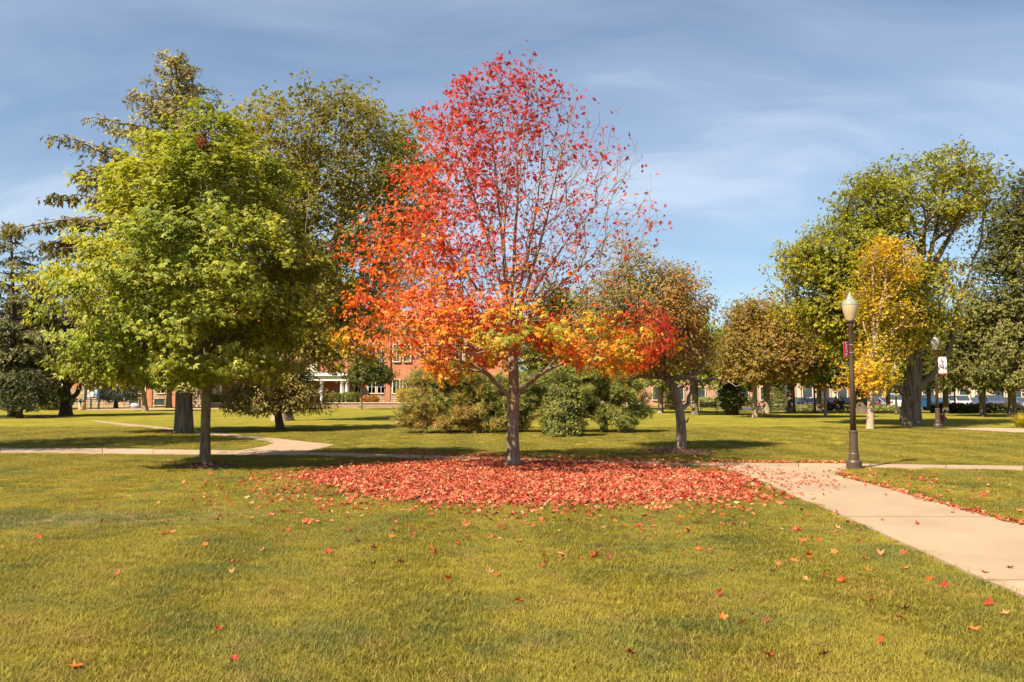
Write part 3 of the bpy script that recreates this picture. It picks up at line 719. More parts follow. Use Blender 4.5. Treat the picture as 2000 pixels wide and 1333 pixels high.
def mulch(c, r, label, seed, ry=None):
    rng = np.random.default_rng(seed); n = 48; V = [(0, 0, .06)]; rings = [(.35, .058), (.7, .04), (.92, .018), (1.0, .002)]
    ph = rng.random(4) * 6.28
    for f, z in rings:
        for j in range(n):
            a = 2 * pi * j / n; q = 1 + .06 * sin(2 * a + ph[0]) + .05 * sin(5 * a + ph[1]) + .04 * sin(9 * a + ph[2]); V.append((r * f * q * cos(a), (ry or r) * f * q * sin(a), z + rng.normal() * .006))
    F = [(0, 1 + j, 1 + (j + 1) % n) for j in range(n)]
    for i in range(len(rings) - 1):
        for j in range(n): F.append((1 + i * n + j, 1 + i * n + n + j, 1 + i * n + n + (j + 1) % n, 1 + i * n + (j + 1) % n))
    o = new_mesh('mulch_ring', V, F, M_MULCH, smooth=True, loc=(c[0], c[1], .004)); tag(o, label, 'mulch')
    # loose chips on top
    m = int(900 * r * r); a = rng.random(m) * 2 * pi; q = np.sqrt(rng.random(m)) * 1.06
    P = np.stack([r * q * np.cos(a), (ry or r) * q * np.sin(a), .065 * (1 - q ** 2) + .012], -1)
    ch = mk_tpl([(-.2, 0, 0), (.2, 0, .1), (.18, 1, 0), (-.22, 1, .12), (0, .5, .3)], [(0, 1, 4), (1, 2, 4), (2, 3, 4), (3, 0, 4)])
    cc = pal_mix(rng, [(.17, .08, .05), (.28, .15, .095), (.07, .038, .026)], [3, 2, 2], m)
    V, F, C = scatter(rng, P, rng.uniform(.03, .075, m), ch, np.tile([0, 0, 1.0], (m, 1)), np.zeros((m, 3)), cc, .35, 1.0)
    tag(new_mesh('wood_chips', V, F, M_DRY, o, col=C), kind='stuff')
g = gp(400, 913); mulch(g, .66, 'small ring of brown mulch round the green maple trunk', 1, .5)
g = gp(1327, 884); mulch(g, .98, 'wide dark brown mulch ring round the crab apple trunk', 2, 1.1)
# ------------------------------------------------------------------ far and mid trees
YG = two_tone((0.206, 0.245, 0.031), (0.343, 0.363, 0.043), (0.51, 0.46, 0.058), .35, .2, 50)
def px_tree(name, label, base_px, rows, r0px, seed, nspray, per, nleaf, lsize, colf, top=None, D=None, lean=0, **kw):
    b = gp(*base_px)
    if D: b = np.array([at(base_px[0], base_px[1], D)[0], D, 0])
    D = b[1]
    if D > 50 and rows[-1][0] > 738: rows = [(y - (24 if y > 738 else (12 if y > 700 else 0)), l, r) for y, l, r in rows]
    ztop = at(0, rows[0][0], D)[2]; cx = at((rows[0][1] + rows[0][2]) / 2, 700, D)[0] - b[0]
    zb = at(0, rows[-1][0], D)[2]
    trunk = kw.pop('trunk', None) or [(lean * .3, 0, zb * .5), (lean, 0, max(zb, 1.2)), (lean * .6 + cx * .35, .1, zb + (ztop - zb) * .45), (cx, 0, ztop * .93)]
    if callable(trunk): trunk = trunk(b, D)
    ch = kw.pop('chains', ())
    if callable(ch): ch = ch(b, D)
    return broadleaf(name, label, b, D, rows, trunk, r0px * D / FPX / 2, seed, nspray, per, nleaf, lsize, colf, chains=ch, **kw)
def W(b, D):
    def f(px, py, dy=0.0): q = at(px, py, D); return (q[0] - b[0], dy, q[2])
    return f

# tall willow-like tree behind, flared old trunk
def willow_ch(b, D):
    f = W(b, D)
    return [[f(552, 770), f(520, 690, -.5), f(490, 560, -1), f(480, 400, -1), f(475, 290, -1)], [f(553, 760), f(600, 680, .5), f(640, 540, 1), f(670, 380, 1), f(690, 270, 1)],
            [f(553, 750), f(640, 660, 0), f(730, 520, 0), f(790, 360, 0), f(830, 240, 0)], [f(552, 740), f(560, 600, 2), f(570, 400, 3), f(570, 270, 3)], [f(640, 640, 0), f(700, 590, -1), f(690, 545, -1.5)]]
px_tree('willow_tree', 'tall airy yellow-green tree with a broad flared trunk behind both maples', (550, 822),
        [(190, 640, 710), (205, 540, 760), (225, 450, 850), (250, 420, 890), (290, 412, 895), (330, 420, 900), (420, 440, 890), (500, 460, 880), (570, 480, 860), (640, 490, 800), (712, 560, 720)],
        28, 23, 450, 5, 14, .30, two_tone((.145, .145, .025), (.255, .235, .038), (.37, .31, .05), .35, .2, 50), trunk=lambda b, D: [W(b, D)(552, 790), W(b, D)(553, 740), W(b, D)(560, 600), W(b, D)(590, 420), W(b, D)(610, 250)],
        chains=willow_ch, bark=B_TAN, tpl=T_SPRAY, spray_r=(1.35, .8), depth=.75, lo=.15, droop=.2, flare=.75, flare_h=.7, lob=.34, sig=.36, bf=.55, zmin=3)

# dark larch-like conifer behind the green maple
def conifer(name, label, base_px, rows, r0px, seed, nb, colf, size, bark, rise=(.05, .55), droop=.35, per=5, flare=.25, side=.8, extra=(), zlow=None):
    b = gp(*base_px); D = b[1]; rng = np.random.default_rng(seed); env = env_rows(rows, D, b[0]); Zt = env[0][-1]; cx = (env[1][-1] + env[2][-1]) / 2
    tz = np.arange(0, Zt, .4); P = [np.array([cx * (z / Zt) ** 1.5, 0, z]) for z in tz]; PAR = [i - 1 for i in range(len(P))]; n0 = len(P); leafy = []
    zl = zlow or env[0][0]
    def add(p, q): P.append(p); PAR.append(q); return len(P) - 1
    def bough(z, th, L, rs):
        z0 = max(.8, z - rs * L); i = int(np.argmin(np.abs(tz - z0))); last = i; base = P[i]; n = max(3, int(L / .45)); d = np.array([cos(th), sin(th), 0]); sd = np.array([-sin(th), cos(th), 0]); bend = rng.normal() * .15
        for k in range(1, n + 1):
            t = k / n; p = base + d * L * t + sd * bend * L * t * t + np.array([0, 0, (rs + droop * .55) * L * t - droop * L * t * t]) + rng.normal(size=3) * .04; last = add(p, last)
            if t > .22:
                leafy.append(last)
                for sg_ in (-1, 1):
                    if rng.random() < .85:
                        ln = side * rng.uniform(.35, 1.0) * (1.15 - .6 * t) * (1 - .55 * min(1, max(0, z / Zt - .55) / .45)); q = last
                        for m_ in (1, 2):
                            q = add(p + (d * .55 + sd * sg_ * .85) * ln * m_ / 2 + np.array([0, 0, -.22 * ln * (m_ / 2) ** 2]) + rng.normal(size=3) * .05, q); leafy.append(q)
    for i in range(nb):
        z = zl + (Zt - zl) * ((i + rng.random()) / nb) ** 1.5; f = (z - zl) / (Zt - zl); th = i * 2.39996 + rng.normal() * .35
        A, B = -np.interp(z, env[0], env[1]) + cx * f, np.interp(z, env[0], env[2]) - cx * f; Rx = max(.25, B if cos(th) > 0 else A); Ry = max(.25, (A + B) / 2 * .9)
        L = 1 / sqrt((cos(th) / Rx) ** 2 + (sin(th) / Ry) ** 2) * rng.uniform(.62, 1.06); bough(min(z + .1 * L, Zt), th, L, rise[0] + (rise[1] - rise[0]) * f + rng.normal() * .06)
    for (px, py, th, L, rs) in extra: bough(at(px, py, D)[2], th, L, rs)
    POS = np.array(P); PARa = np.array(PAR); MINR.clear()
    limbs = limbs_mesh(rng, POS, PARa, r0px * D / FPX / 2, .007, .42, flare=flare, flare_h=.7)
    C = np.repeat(POS[leafy], per, axis=0); n = len(C); Q = C + rng.normal(size=(n, 3)) * np.array([.10, .10, .08]) + np.array([0, 0, -.06])
    ax = np.interp(Q[:, 2], tz, POS[:n0, 0]); out = norm(np.column_stack([Q[:, 0] - ax, Q[:, 1], np.zeros(n)])); cc = colf(rng, Q, n)
    ft = np.clip((Q[:, 2] / Zt - .6) / .3, 0, 1)[:, None]; kp = rng.random(n) > .3 * ft[:, 0]; Q, out, cc, ft = Q[kp], out[kp], cc[kp], ft[kp]; n = len(Q)
    s_ = scatter(rng, Q, size * rng.uniform(.6, 1.3, n) * (1 - .3 * ft[:, 0]), T_DROOP, out * .7 + np.array([0, 0, .6]), out * .55 + np.array([0, 0, -.75]) + ft * np.array([0, 0, 1.1]), cc, .45, .55)
    return finish_tree(name, label, 'tree', None, (b[0], b[1], 0), limbs, bark, [s_], M_NEED, .06)
LARCH = two_tone((0.146, 0.133, 0.039), (0.247, 0.205, 0.058), (0.341, 0.283, 0.078), .4, .2, 60)
conifer('larch_tree', 'tall brownish conifer with ragged drooping boughs and thick furrowed trunk', (358, 847),
        [(108, 335, 350), (130, 290, 385), (165, 252, 400), (215, 250, 425), (270, 215, 450), (300, 120, 470), (350, 96, 480), (400, 60, 480), (445, 50, 470), (500, 90, 450), (580, 95, 430), (650, 110, 420), (740, 180, 400)],
        31, 29, 235, LARCH, .36, B_OLD, rise=(.05, .85), per=7, extra=[(182, 212, pi * 1.02, 3.6, .45), (250, 165, pi, 2.0, .5), (400, 150, 0.0, 1.4, .6), (90, 300, pi * .98, 5.2, .25), (45, 410, pi * 1.03, 6.4, .12)])
DKSP = two_tone((0.073, 0.085, 0.032), (0.154, 0.15, 0.048), (0.218, 0.196, 0.062), .45, .22, 66)
conifer('spruce_tree', 'ragged dark spruce with hanging sprays, thin pointed top', (25, 814),
        [(436, 16, 26), (480, -12, 58), (530, -50, 105), (600, -85, 150), (680, -105, 165), (770, -105, 140)], 16, 31, 95, DKSP, .46, B_DARK, rise=(-.1, .35), droop=.3, side=1.2)
px_tree('spruce_tree', 'brownish drooping spruce left of the green maple', (128, 812),
        [(560, 60, 120), (600, 40, 190), (660, 30, 250), (720, 50, 260), (750, 80, 250)], 20, 33, 95, 5, 10, .5, LARCH, tpl=T_DROOP, lmat=M_NEED, bark=B_DARK,
        spray_r=(1.2, .4), depth=.9, lo=.25, droop=.5, lob=.35, sig=.4, bf=.5, zmin=1.7, nup=.3,
        chains=lambda b, D: [[W(b, D)(127, 785), W(b, D)(112, 760), W(b, D)(108, 725)], [W(b, D)(127, 785), W(b, D)(150, 770), W(b, D)(160, 735)], [W(b, D)(127, 780), W(b, D)(130, 740), W(b, D)(133, 700)]])
px_tree('spruce_tree', 'low dark spruce sweeping the grass at the left edge', (38, 817),
        [(735, 20, 60), (760, -10, 78), (790, -25, 92), (812, -20, 88)], 10, 35, 85, 5, 10, .34, two_tone((.04, .05, .018), (.075, .08, .026), (.12, .115, .035), .6, .2, 68), tpl=T_DROOP, lmat=M_NEED,
        spray_r=(.6, .25), depth=.9, lo=.2, droop=.4, lob=.3, sig=.2, bf=.5, zmin=.3, nup=.4)
px_tree('spruce_tree', 'pale blue-green spruce beside the notice board', (226, 798),
        [(738, 215, 232), (760, 198, 250), (780, 190, 262), (796, 188, 275)], 7, 37, 110, 5, 12, .4, two_tone((.12, .145, .10), (.20, .215, .15), (.29, .29, .20), .6, .2, 70), tpl=T_DROOP, lmat=M_NEED,
        spray_r=(.9, .3), depth=.9, lo=.2, droop=.35, lob=.25, sig=.28, bf=.5, zmin=.3, nup=.6, D=90)
px_tree('small_tree', 'leaning tan-trunked tree beside the stone-based building', (284, 803),
        [(690, 225, 330), (715, 205, 345), (740, 210, 350), (762, 225, 335)], 9, 39, 80, 5, 12, .42, LARCH, tpl=T_DROOP, bark=B_TAN, spray_r=(1.0, .4), depth=.9, lo=.2, droop=.5, lob=.3, sig=.35, zmin=2, nup=.4, lean=-.7)
px_tree('weeping_tree', 'small weeping tree with a dark leaning trunk before the flared trunk', (548, 843),
        [(700, 520, 570), (718, 480, 610), (745, 455, 632), (770, 440, 645), (788, 445, 640)], 14, 41, 130, 6, 14, .15, two_tone((.15, .14, .035), (.25, .21, .05), (.34, .25, .07), .7, .25, 72), tpl=T_LEAF, bark=B_DARK,
        spray_r=(.45, .3), depth=.9, lo=.25, droop=.9, lob=.2, sig=.2, zmin=1.2, bf=.3, trunk=lambda b, D: [W(b, D)(544, 820), W(b, D)(541, 800), W(b, D)(550, 770), W(b, D)(548, 740), W(b, D)(545, 710)],
        chains=lambda b, D: [[W(b, D)(542, 800), W(b, D)(520, 785, -.2), W(b, D)(490, 765, -.3)], [W(b, D)(542, 801), W(b, D)(566, 800, .2), W(b, D)(590, 780, .3)]])
px_tree('young_tree', 'slim young green tree growing in front of the brick portico', (705, 800),
        [(705, 700, 725), (725, 680, 760), (745, 672, 770), (765, 685, 765)], 5, 43, 60, 5, 12, .34, two_tone((.09, .11, .02), (.15, .155, .03), (.22, .2, .035), .6, .2, 74), tpl=T_SPRAY, bark=B_TAN,
        spray_r=(.8, .4), depth=.9, lo=.2, lob=.2, sig=.3, zmin=1.5)
px_tree('yellow_green_tree', 'leafy green tree filling the gap behind the green maple trunk', (470, 800),
        [(640, 440, 500), (680, 400, 560), (720, 395, 570), (750, 410, 540)], 8, 45, 90, 5, 12, .5, two_tone((.09, .11, .018), (.14, .155, .022), (.2, .19, .03), .5, .2, 76), tpl=T_SPRAY,
        spray_r=(1.2, .6), depth=.9, lo=.2, lob=.25, sig=.45, zmin=2)

# trees between the crab apple and the lamp post
OLV = two_tone((.15, .15, .03), (.26, .20, .042), (.40, .235, .055), .4, .22, 80)
GRN = two_tone((0.136, 0.176, 0.035), (0.224, 0.256, 0.048), (0.336, 0.336, 0.056), .4, .2, 84)
px_tree('oak_tree', 'rust tinged oak with pale straight trunk in a small mulch ring', (1475, 816), [(585, 1455, 1500), (610, 1420, 1560), (660, 1395, 1590), (710, 1395, 1600), (752, 1410, 1570)],
        9, 51, 230, 6, 15, .24, OLV, tpl=T_SPRAY, bark=B_TAN, spray_r=(1.0, .55), lo=.25, lob=.25, sig=.38, zmin=2)
px_tree('oak_tree', 'thicker trunked oak beside the dark picnic tables', (1498, 808), [(640, 1490, 1540), (680, 1450, 1580), (720, 1440, 1590), (755, 1450, 1570)],
        13, 53, 90, 5, 11, .42, GRN, tpl=T_SPRAY, bark=B_TAN, spray_r=(1.3, .7), lo=.3, lob=.25, sig=.5, zmin=2)
px_tree('oak_tree', 'broad trunked rusty tree between picnic table and parked cars', (1545, 805), [(590, 1560, 1620), (630, 1530, 1670), (680, 1520, 1690), (725, 1515, 1680), (755, 1530, 1640)],
        16, 55, 140, 5, 11, .46, OLV, tpl=T_SPRAY, bark=B_OLD, spray_r=(1.4, .7), lo=.3, lob=.25, sig=.5, zmin=2.4, flare=.3)
px_tree('maple_sapling', 'slim pale-trunked young tree near the seated people', (1613, 815), [(670, 1590, 1630), (700, 1570, 1655), (735, 1565, 1660), (760, 1580, 1640)],
        5, 57, 70, 5, 12, .32, GRN, tpl=T_SPRAY, bark=B_TAN, spray_r=(.9, .5), lo=.3, lob=.2, sig=.36, zmin=1.6)
px_tree('elm_tree', 'dark double trunked tree behind the near lamp post', (1684, 808), [(560, 1640, 1700), (610, 1610, 1730), (670, 1600, 1740), (720, 1610, 1730), (750, 1620, 1720)],
        24, 59, 90, 5, 11, .46, two_tone((.07, .08, .016), (.13, .13, .02), (.2, .17, .03), .4, .2, 88), tpl=T_SPRAY, bark=B_DARK, spray_r=(1.4, .7), lo=.3, lob=.25, sig=.5, zmin=2.5,
        chains=lambda b, D: [[W(b, D)(1684, 806), W(b, D)(1698, 795), W(b, D)(1699, 760), W(b, D)(1700, 700)]])
px_tree('linden_tree', 'green tree whose trunk stands behind the crab apple', (1290, 807), [(590, 1270, 1320), (630, 1240, 1380), (690, 1230, 1390), (735, 1235, 1370), (765, 1250, 1340)],
        10, 61, 105, 5, 11, .44, GRN, tpl=T_SPRAY, bark=B_TAN, spray_r=(1.3, .7), lo=.3, lob=.25, sig=.5, zmin=2)
px_tree('linden_tree', 'thick trunked tree beside the dark green bench', (1358, 811), [(640, 1360, 1400), (670, 1330, 1430), (710, 1320, 1450), (745, 1330, 1440)],
        12, 63, 90, 5, 11, .42, GRN, tpl=T_SPRAY, bark=B_OLD, spray_r=(1.2, .6), lo=.3, lob=.25, sig=.48, zmin=2)
px_tree('yellowing_tree', 'yellow-green tree rising behind the pines and red maple trunk', (1150, 803), [(560, 1060, 1110), (600, 1040, 1150), (650, 1020, 1180), (710, 1010, 1220), (760, 1030, 1210)],
        10, 65, 130, 5, 11, .5, two_tone((.12, .13, .02), (.19, .19, .025), (.3, .25, .03), .4, .2, 90), tpl=T_SPRAY, bark=B_OLD, spray_r=(1.4, .8), lo=.25, lob=.3, sig=.55, zmin=2)

# big old tree on the right, upswept crown
def big_ch(b, D):
    f = W(b, D)
    return [[f(1783, 772), f(1800, 750, -.2), f(1825, 722, -.4), f(1845, 680, -.5), f(1860, 600, -.6), f(1905, 470, -.6)], [f(1776, 772), f(1755, 760, .2), f(1738, 752, .3), f(1715, 730, .4), f(1690, 680, .5)],
            [f(1786, 716), f(1770, 706, -.3), f(1755, 690, -.4), f(1746, 665, -.5), f(1742, 630, -.5), f(1700, 540, -.5), f(1630, 440, -.5)],
            [f(1786, 700), f(1798, 640), f(1805, 560), f(1830, 440), f(1850, 330)], [f(1788, 690), f(1770, 600, .8), f(1720, 500, 1), f(1650, 400, 1)], [f(1786, 700), f(1700, 600, -.8), f(1600, 540, -1), f(1510, 500, -1)], [f(1800, 560), f(1870, 450, .5), f(1925, 370, .6)]]
nBig = Noise3(95, .5)
def big_col(rng, P, n):
    t = .5 + .4 * nBig(P) + rng.normal(size=n) * .22 + np.clip((6.5 - P[:, 2]) / 5, 0, .6)
    A = np.array([(.17, .195, .022), (.29, .30, .028), (.42, .37, .03), (.56, .38, .03)])
    return np.clip(np.stack([np.interp(t, [0, .45, .85, 1.2], A[:, k]) for k in range(3)], -1) * (1 + rng.normal(size=(n, 1)) * .14), .004, .9)
def birch_keep(T, rng):
    D = gp(1700, 839)[1]; v = HZ - (T[:, 2] - CAMZ) / D * FPX
    return rng.random(len(T)) > np.where((v > 625) & (v < 712), .72, np.where(v < 625, .25, 0))
def big_keep(T, rng):
    D = gp(1781, 831)[1]; u = 1781 + T[:, 0] / D * FPX; v = HZ - (T[:, 2] - CAMZ) / D * FPX
    h = ((u - 1800) / 70) ** 2 + ((v - 470) / 42) ** 2 < 1
    h |= ((u - 1905) / 45) ** 2 + ((v - 470) / 36) ** 2 < 1
    h |= (v > 690) & (u > 1740) & (u < 1850)
    return ~(h & (rng.random(len(T)) < .86))
px_tree('ash_tree', 'huge old yellow-green tree with thick forked trunk and upswept crown', (1781, 831),
        [(300, 1800, 1900), (318, 1770, 1930), (345, 1650, 1935), (365, 1620, 1940), (400, 1590, 1945), (450, 1540, 1925), (480, 1470, 1900), (530, 1465, 1900), (600, 1480, 1870), (660, 1560, 1860), (700, 1640, 1850)],
        34, 71, 460, 6, 14, .225, big_col, trunk=lambda b, D: [W(b, D)(1780, 795), W(b, D)(1782, 765), W(b, D)(1786, 720), W(b, D)(1787, 690), W(b, D)(1790, 620), W(b, D)(1800, 480), W(b, D)(1840, 300)],
        chains=big_ch, bark=B_OLD, tpl=T_SPRAY, spray_r=(1.0, .5), depth=.7, lo=.15, droop=.1, flare=.35, flare_h=.5, lob=.4, sig=.26, crad=.25, bf=.5, zmin=3, keepf=big_keep, big_thr=.1)
# yellow birch
YEL = two_tone((0.322, 0.28, 0.021), (0.588, 0.406, 0.022), (0.812, 0.476, 0.028), .7, .22, 96)
px_tree('birch_tree', 'slender golden birch with peeling pale bark', (1700, 839),
        [(470, 1690, 1750), (500, 1675, 1790), (560, 1662, 1800), (620, 1655, 1800), (680, 1650, 1790), (720, 1645, 1760), (752, 1655, 1740)],
        13, 73, 150, 6, 15, .145, YEL, trunk=lambda b, D: [W(b, D)(1701, 800), W(b, D)(1701, 760), W(b, D)(1702, 715), W(b, D)(1708, 670), W(b, D)(1716, 620), W(b, D)(1728, 560), W(b, D)(1735, 500)],
        chains=lambda b, D: [[W(b, D)(1704, 690), W(b, D)(1696, 665), W(b, D)(1688, 640)], [W(b, D)(1707, 672), W(b, D)(1706, 600), W(b, D)(1705, 520)], [W(b, D)(1700, 765), W(b, D)(1720, 750, -.3), W(b, D)(1735, 735, -.4)], [W(b, D)(1700, 765), W(b, D)(1680, 745, -.3), W(b, D)(1660, 735, -.4)]],
        bark=B_LIGHT, tpl=T_SPRAY, spray_r=(.65, .35), depth=.9, lo=.15, droop=.3, lob=.35, sig=.28, bf=.4, zmin=2.0, flare=.25, keepf=birch_keep)
# dark trees at the right edge
DKG = two_tone((0.095, 0.107, 0.031), (0.164, 0.169, 0.048), (0.259, 0.241, 0.072), .35, .2, 98)
px_tree('oak_tree', 'massive dark olive tree closing the view at the right edge', (1978, 815),
        [(340, 1985, 2040), (380, 1950, 2080), (440, 1925, 2100), (520, 1890, 2110), (600, 1868, 2110), (680, 1862, 2100), (740, 1870, 2090), (768, 1890, 2060)],
        14, 75, 300, 6, 12, .31, DKG, tpl=T_SPRAY, bark=B_OLD, spray_r=(1.3, .6), depth=.6, lo=.4, lob=.22, sig=.45, bf=.5, zmin=2.5, droop=.2)
px_tree('oak_tree', 'dark leafy tree with short trunk before the clipped hedge', (1920, 814),
        [(600, 1880, 1950), (640, 1855, 1975), (690, 1845, 1985), (740, 1850, 1980), (768, 1870, 1960)], 11, 77, 170, 5, 12, .34, DKG, tpl=T_SPRAY, bark=B_OLD, spray_r=(1.1, .6), lo=.3, lob=.25, sig=.42, zmin=2)
px_tree('oak_tree', 'dark tree standing behind the hydrant lamp post', (1848, 808),
        [(640, 1810, 1860), (680, 1790, 1890), (725, 1790, 1895), (762, 1800, 1880)], 10, 79, 120, 5, 12, .4, two_tone((.05, .075, .02), (.085, .11, .026), (.14, .15, .035), .4, .2, 99), tpl=T_SPRAY, bark=B_OLD, spray_r=(1.2, .6), lo=.3, lob=.25, sig=.45, zmin=2)
# background rank of trees
bgs = [(1235, 797, 9, [(610, 1195, 1250), (660, 1170, 1290), (720, 1165, 1290), (760, 1180, 1280)], GRN, 'distant green tree behind the crab apple limb'),
       (1425, 797, 9, [(650, 1400, 1450), (690, 1380, 1480), (735, 1375, 1490), (765, 1390, 1480)], GRN, 'distant green tree above the red planter'),
       (1600, 797, 9, [(650, 1590, 1640), (690, 1560, 1670), (735, 1555, 1680), (762, 1570, 1660)], OLV, 'distant rusty tree above the dark parked car'),
       (1735, 797, 8, [(640, 1700, 1760), (690, 1690, 1790), (735, 1690, 1790), (764, 1700, 1780)], YG, 'distant yellow-green tree over the white pickup'),
       (1815, 797, 8, [(640, 1800, 1850), (700, 1780, 1880), (765, 1785, 1880)], YG, 'distant tree over the blue parked car'),
       (330, 797, 10, [(620, 290, 340), (660, 250, 380), (720, 240, 400), (752, 255, 385)], LARCH, 'distant brownish tree over the stone-based wall'),
       (60, 797, 10, [(600, 20, 90), (660, -30, 140), (730, -30, 150), (765, -10, 130)], DKSP, 'distant dark tree behind the left spruces')]
for i, (x, y, rp, rows, cf, lb) in enumerate(bgs):
    px_tree('background_tree', lb, (x, y), rows, rp, 101 + i, 75, 5, 10, .55, cf, tpl=T_SPRAY, bark=B_OLD, spray_r=(1.6, .9), lo=.3, lob=.25, sig=.6, zmin=2, D=84 + (i % 3) * 3, group='rank of distant trees')
# tree just left of the picture whose shade lies across the grass by the left walk
px_tree('maple_tree', 'tall green maple shading the left end of the cross walk', (-399, 891.5), [(-150, -450, -350), (0, -650, -190), (200, -690, -165), (380, -650, -190), (445, -560, -260)],
        26, 121, 170, 6, 11, .24, GRN, tpl=T_LEAF, bark=B_MOSS, spray_r=(.8, .4), lo=.2, lob=.2, sig=.3, zmin=4)

# ------------------------------------------------------------------ pines and yew in the middle
def pine(label, base_px, lobes, seed, n_t, colf, size=.2):
    b = gp(*base_px); D = b[1]; rng = np.random.default_rng(seed); f = W(b, D); T = []
    for (px, py, rx, ry, dy) in lobes:
        c = np.array(f(px, py, dy)); m = max(6, int(rx * ry * .0135)); r = np.array([rx, rx * .9, ry]) * D / FPX
        cc = c + norm(rng.normal(size=(m, 3))) * rng.uniform(.3, 1.02, (m, 1)) * r
        k = int(n_t * 130); v = norm(rng.normal(size=(m, k, 3))) * rng.random((m, k, 1)) ** .5 * np.array([.36, .36, .2]) * rng.uniform(.7, 1.3, (m, 1, 1)); T.append((cc[:, None] + v).reshape(-1, 3))
    T = np.concatenate(T); T = T[T[:, 2] > .08]
    POS, PAR, n0 = grow(rng, [[np.zeros(3), np.array([0, 0, .7]), np.array([.1, 0, 1.6]), np.array([.1, 0, 2.6])]], T, .4, .2, .3)
    limbs = limbs_mesh(rng, POS, PAR, .13, .006)
    L = POS[n0:]; P = np.repeat(L, 2, axis=0) + rng.normal(size=(len(L) * 2, 3)) * .07; P[:, 2] = np.maximum(P[:, 2], .06); n = len(P)
    outw = norm(P - np.array([0, 0, 1.0]))
    s = scatter(rng, P, size * rng.uniform(.8, 1.3, n), T_TUFT, norm(rng.normal(size=(n, 3))), outw * .8 + np.array([0, 0, .6]), colf(rng, P, n), .3, .45)
    return finish_tree('pine_tree', label, 'tree', None, (b[0], b[1], 0), limbs, B_DARK, [s], M_NEED, .05)
PINE = two_tone((.16, .18, .045), (.28, .27, .06), (.40, .26, .075), .9, .24, 130)
pine('broad shrubby pine with browning needles left of the red maple trunk', (905, 846),
     [(905, 755, 62, 48, 0), (850, 780, 55, 45, -.3), (815, 810, 40, 36, -.2), (960, 780, 58, 50, .2), (1005, 790, 40, 45, .4), (880, 815, 60, 30, -.6), (950, 818, 60, 28, -.5), (825, 742, 34, 30, .3), (1010, 825, 30, 20, .2), (870, 735, 40, 28, 0), (1025, 745, 34, 30, .5)], 131, .165, PINE, .26)
pine('open greener pine behind the clipped conical yew', (1180, 846),
     [(1170, 750, 60, 46, 0), (1215, 770, 46, 38, 0), (1150, 800, 50, 38, .3), (1205, 815, 42, 28, -.2), (1110, 735, 46, 36, .4), (1240, 800, 22, 26, .1), (1160, 715, 50, 24, .2), (1075, 790, 24, 40, .6)], 133, .15, two_tone((.15, .175, .05), (.25, .26, .06), (.34, .31, .07), .9, .2, 134), .26)
def yew():
    b = gp(1100, 853); D = b[1]; rng = np.random.default_rng(140); f = W(b, D)
    rows = [(733, 1092, 1106), (750, 1078, 1122), (775, 1066, 1136), (800, 1058, 1142), (825, 1054, 1146), (845, 1056, 1144), (853, 1062, 1138)]
    env = env_rows(rows, D, b[0]); T = sample_env(rng, env, 700, 1.0, .3, .5, .30, seed=9); T = T + norm(T - np.array([0, 0, .8])) * (rng.random((len(T), 1)) ** 6 * .28)
    T[:, 2] = np.maximum(T[:, 2], .05)
    POS, PAR, n0 = grow(rng, [[np.zeros(3), np.array([0, 0, .8]), np.array([0, 0, 1.9])]], T, .4, .1, .25); limbs = limbs_mesh(rng, POS, PAR, .09, .005)
    P = np.repeat(POS[n0:], 16, axis=0); n = len(P); P = P + rng.normal(size=(n, 3)) * .075; P[:, 2] = np.maximum(P[:, 2], .03)
    outw = norm(P - np.array([0, 0, .6])); cf = two_tone((.10, .115, .026), (.18, .19, .042), (.30, .27, .06), 1.6, .24, 141)
    s = scatter(rng, P, .085 * rng.uniform(.7, 1.3, n), T_SPRAY, outw + np.array([0, 0, .3]), outw + np.array([0, 0, .5]), cf(rng, P, n), .5, .6)
    finish_tree('yew_bush', 'dense conical yew bush between the two pines', 'bush', None, (b[0], b[1], 0), limbs, B_DARK, [s], M_NEED, .05)
yew()
# ------------------------------------------------------------------ bushes and hedges
def hedge(name, label, x0, x1, y0, y1, z0, z1, seed, colf, n=900, size=.16, rough=.12, cat='hedge', rot=0.0, tpl=None, group=None):
    rng = np.random.default_rng(seed); cx, cy_ = (x0 + x1) / 2, (y0 + y1) / 2; hx, hy, hz = (x1 - x0) / 2, (y1 - y0) / 2, z1 - z0
    root = empty(name, (cx, cy_, z0)); tag(root, label, cat, group)
    # woody inside
    mb = MB()
    for k in range(max(3, int(hx * 2.5))):
        px = rng.uniform(-hx * .85, hx * .85); mb.tube([(px, 0, -.05), (px + rng.normal() * .1, rng.normal() * .1, hz * .45), (px + rng.normal() * .2, rng.normal() * .15, hz * .85)], [.035, .025, .01], 5)
    mb.build('stems', B_DARK, root)
    n = int(.8 * n * max(1, (hx * 2) * (hy + hz)))
    a = rng.random((n, 3)); P = np.stack([(a[:, 0] * 2 - 1) * hx, (a[:, 1] * 2 - 1) * hy, a[:, 2] * hz], -1)
    f = rng.integers(0, 5, n); P[f == 0, 2] = hz; P[f == 1, 1] = -hy; P[f == 2, 1] = hy
    q = f == 3; P[q, 0] = np.sign(P[q, 0]) * hx
    nz = Noise3(seed, 1.6)(P * np.array([1, 1, 1.4])); P += norm(P - np.array([0, 0, hz / 2])) * (nz[:, None] * rough * 1.6) + rng.normal(size=(n, 3)) * rough * .5; P[:, 2] = np.maximum(P[:, 2], .03)
    out = norm(P / np.array([hx, hy, hz]) - np.array([0, 0, .5])) + np.array([0, 0, .4])
    V, F, C = scatter(rng, P, size * rng.uniform(.7, 1.3, n), tpl or T_SPRAY, out, out, colf(rng, P, n), .6, .6)
    tag(new_mesh('foliage', V, F, M_LEAF, root, col=C), kind='stuff')
    return root
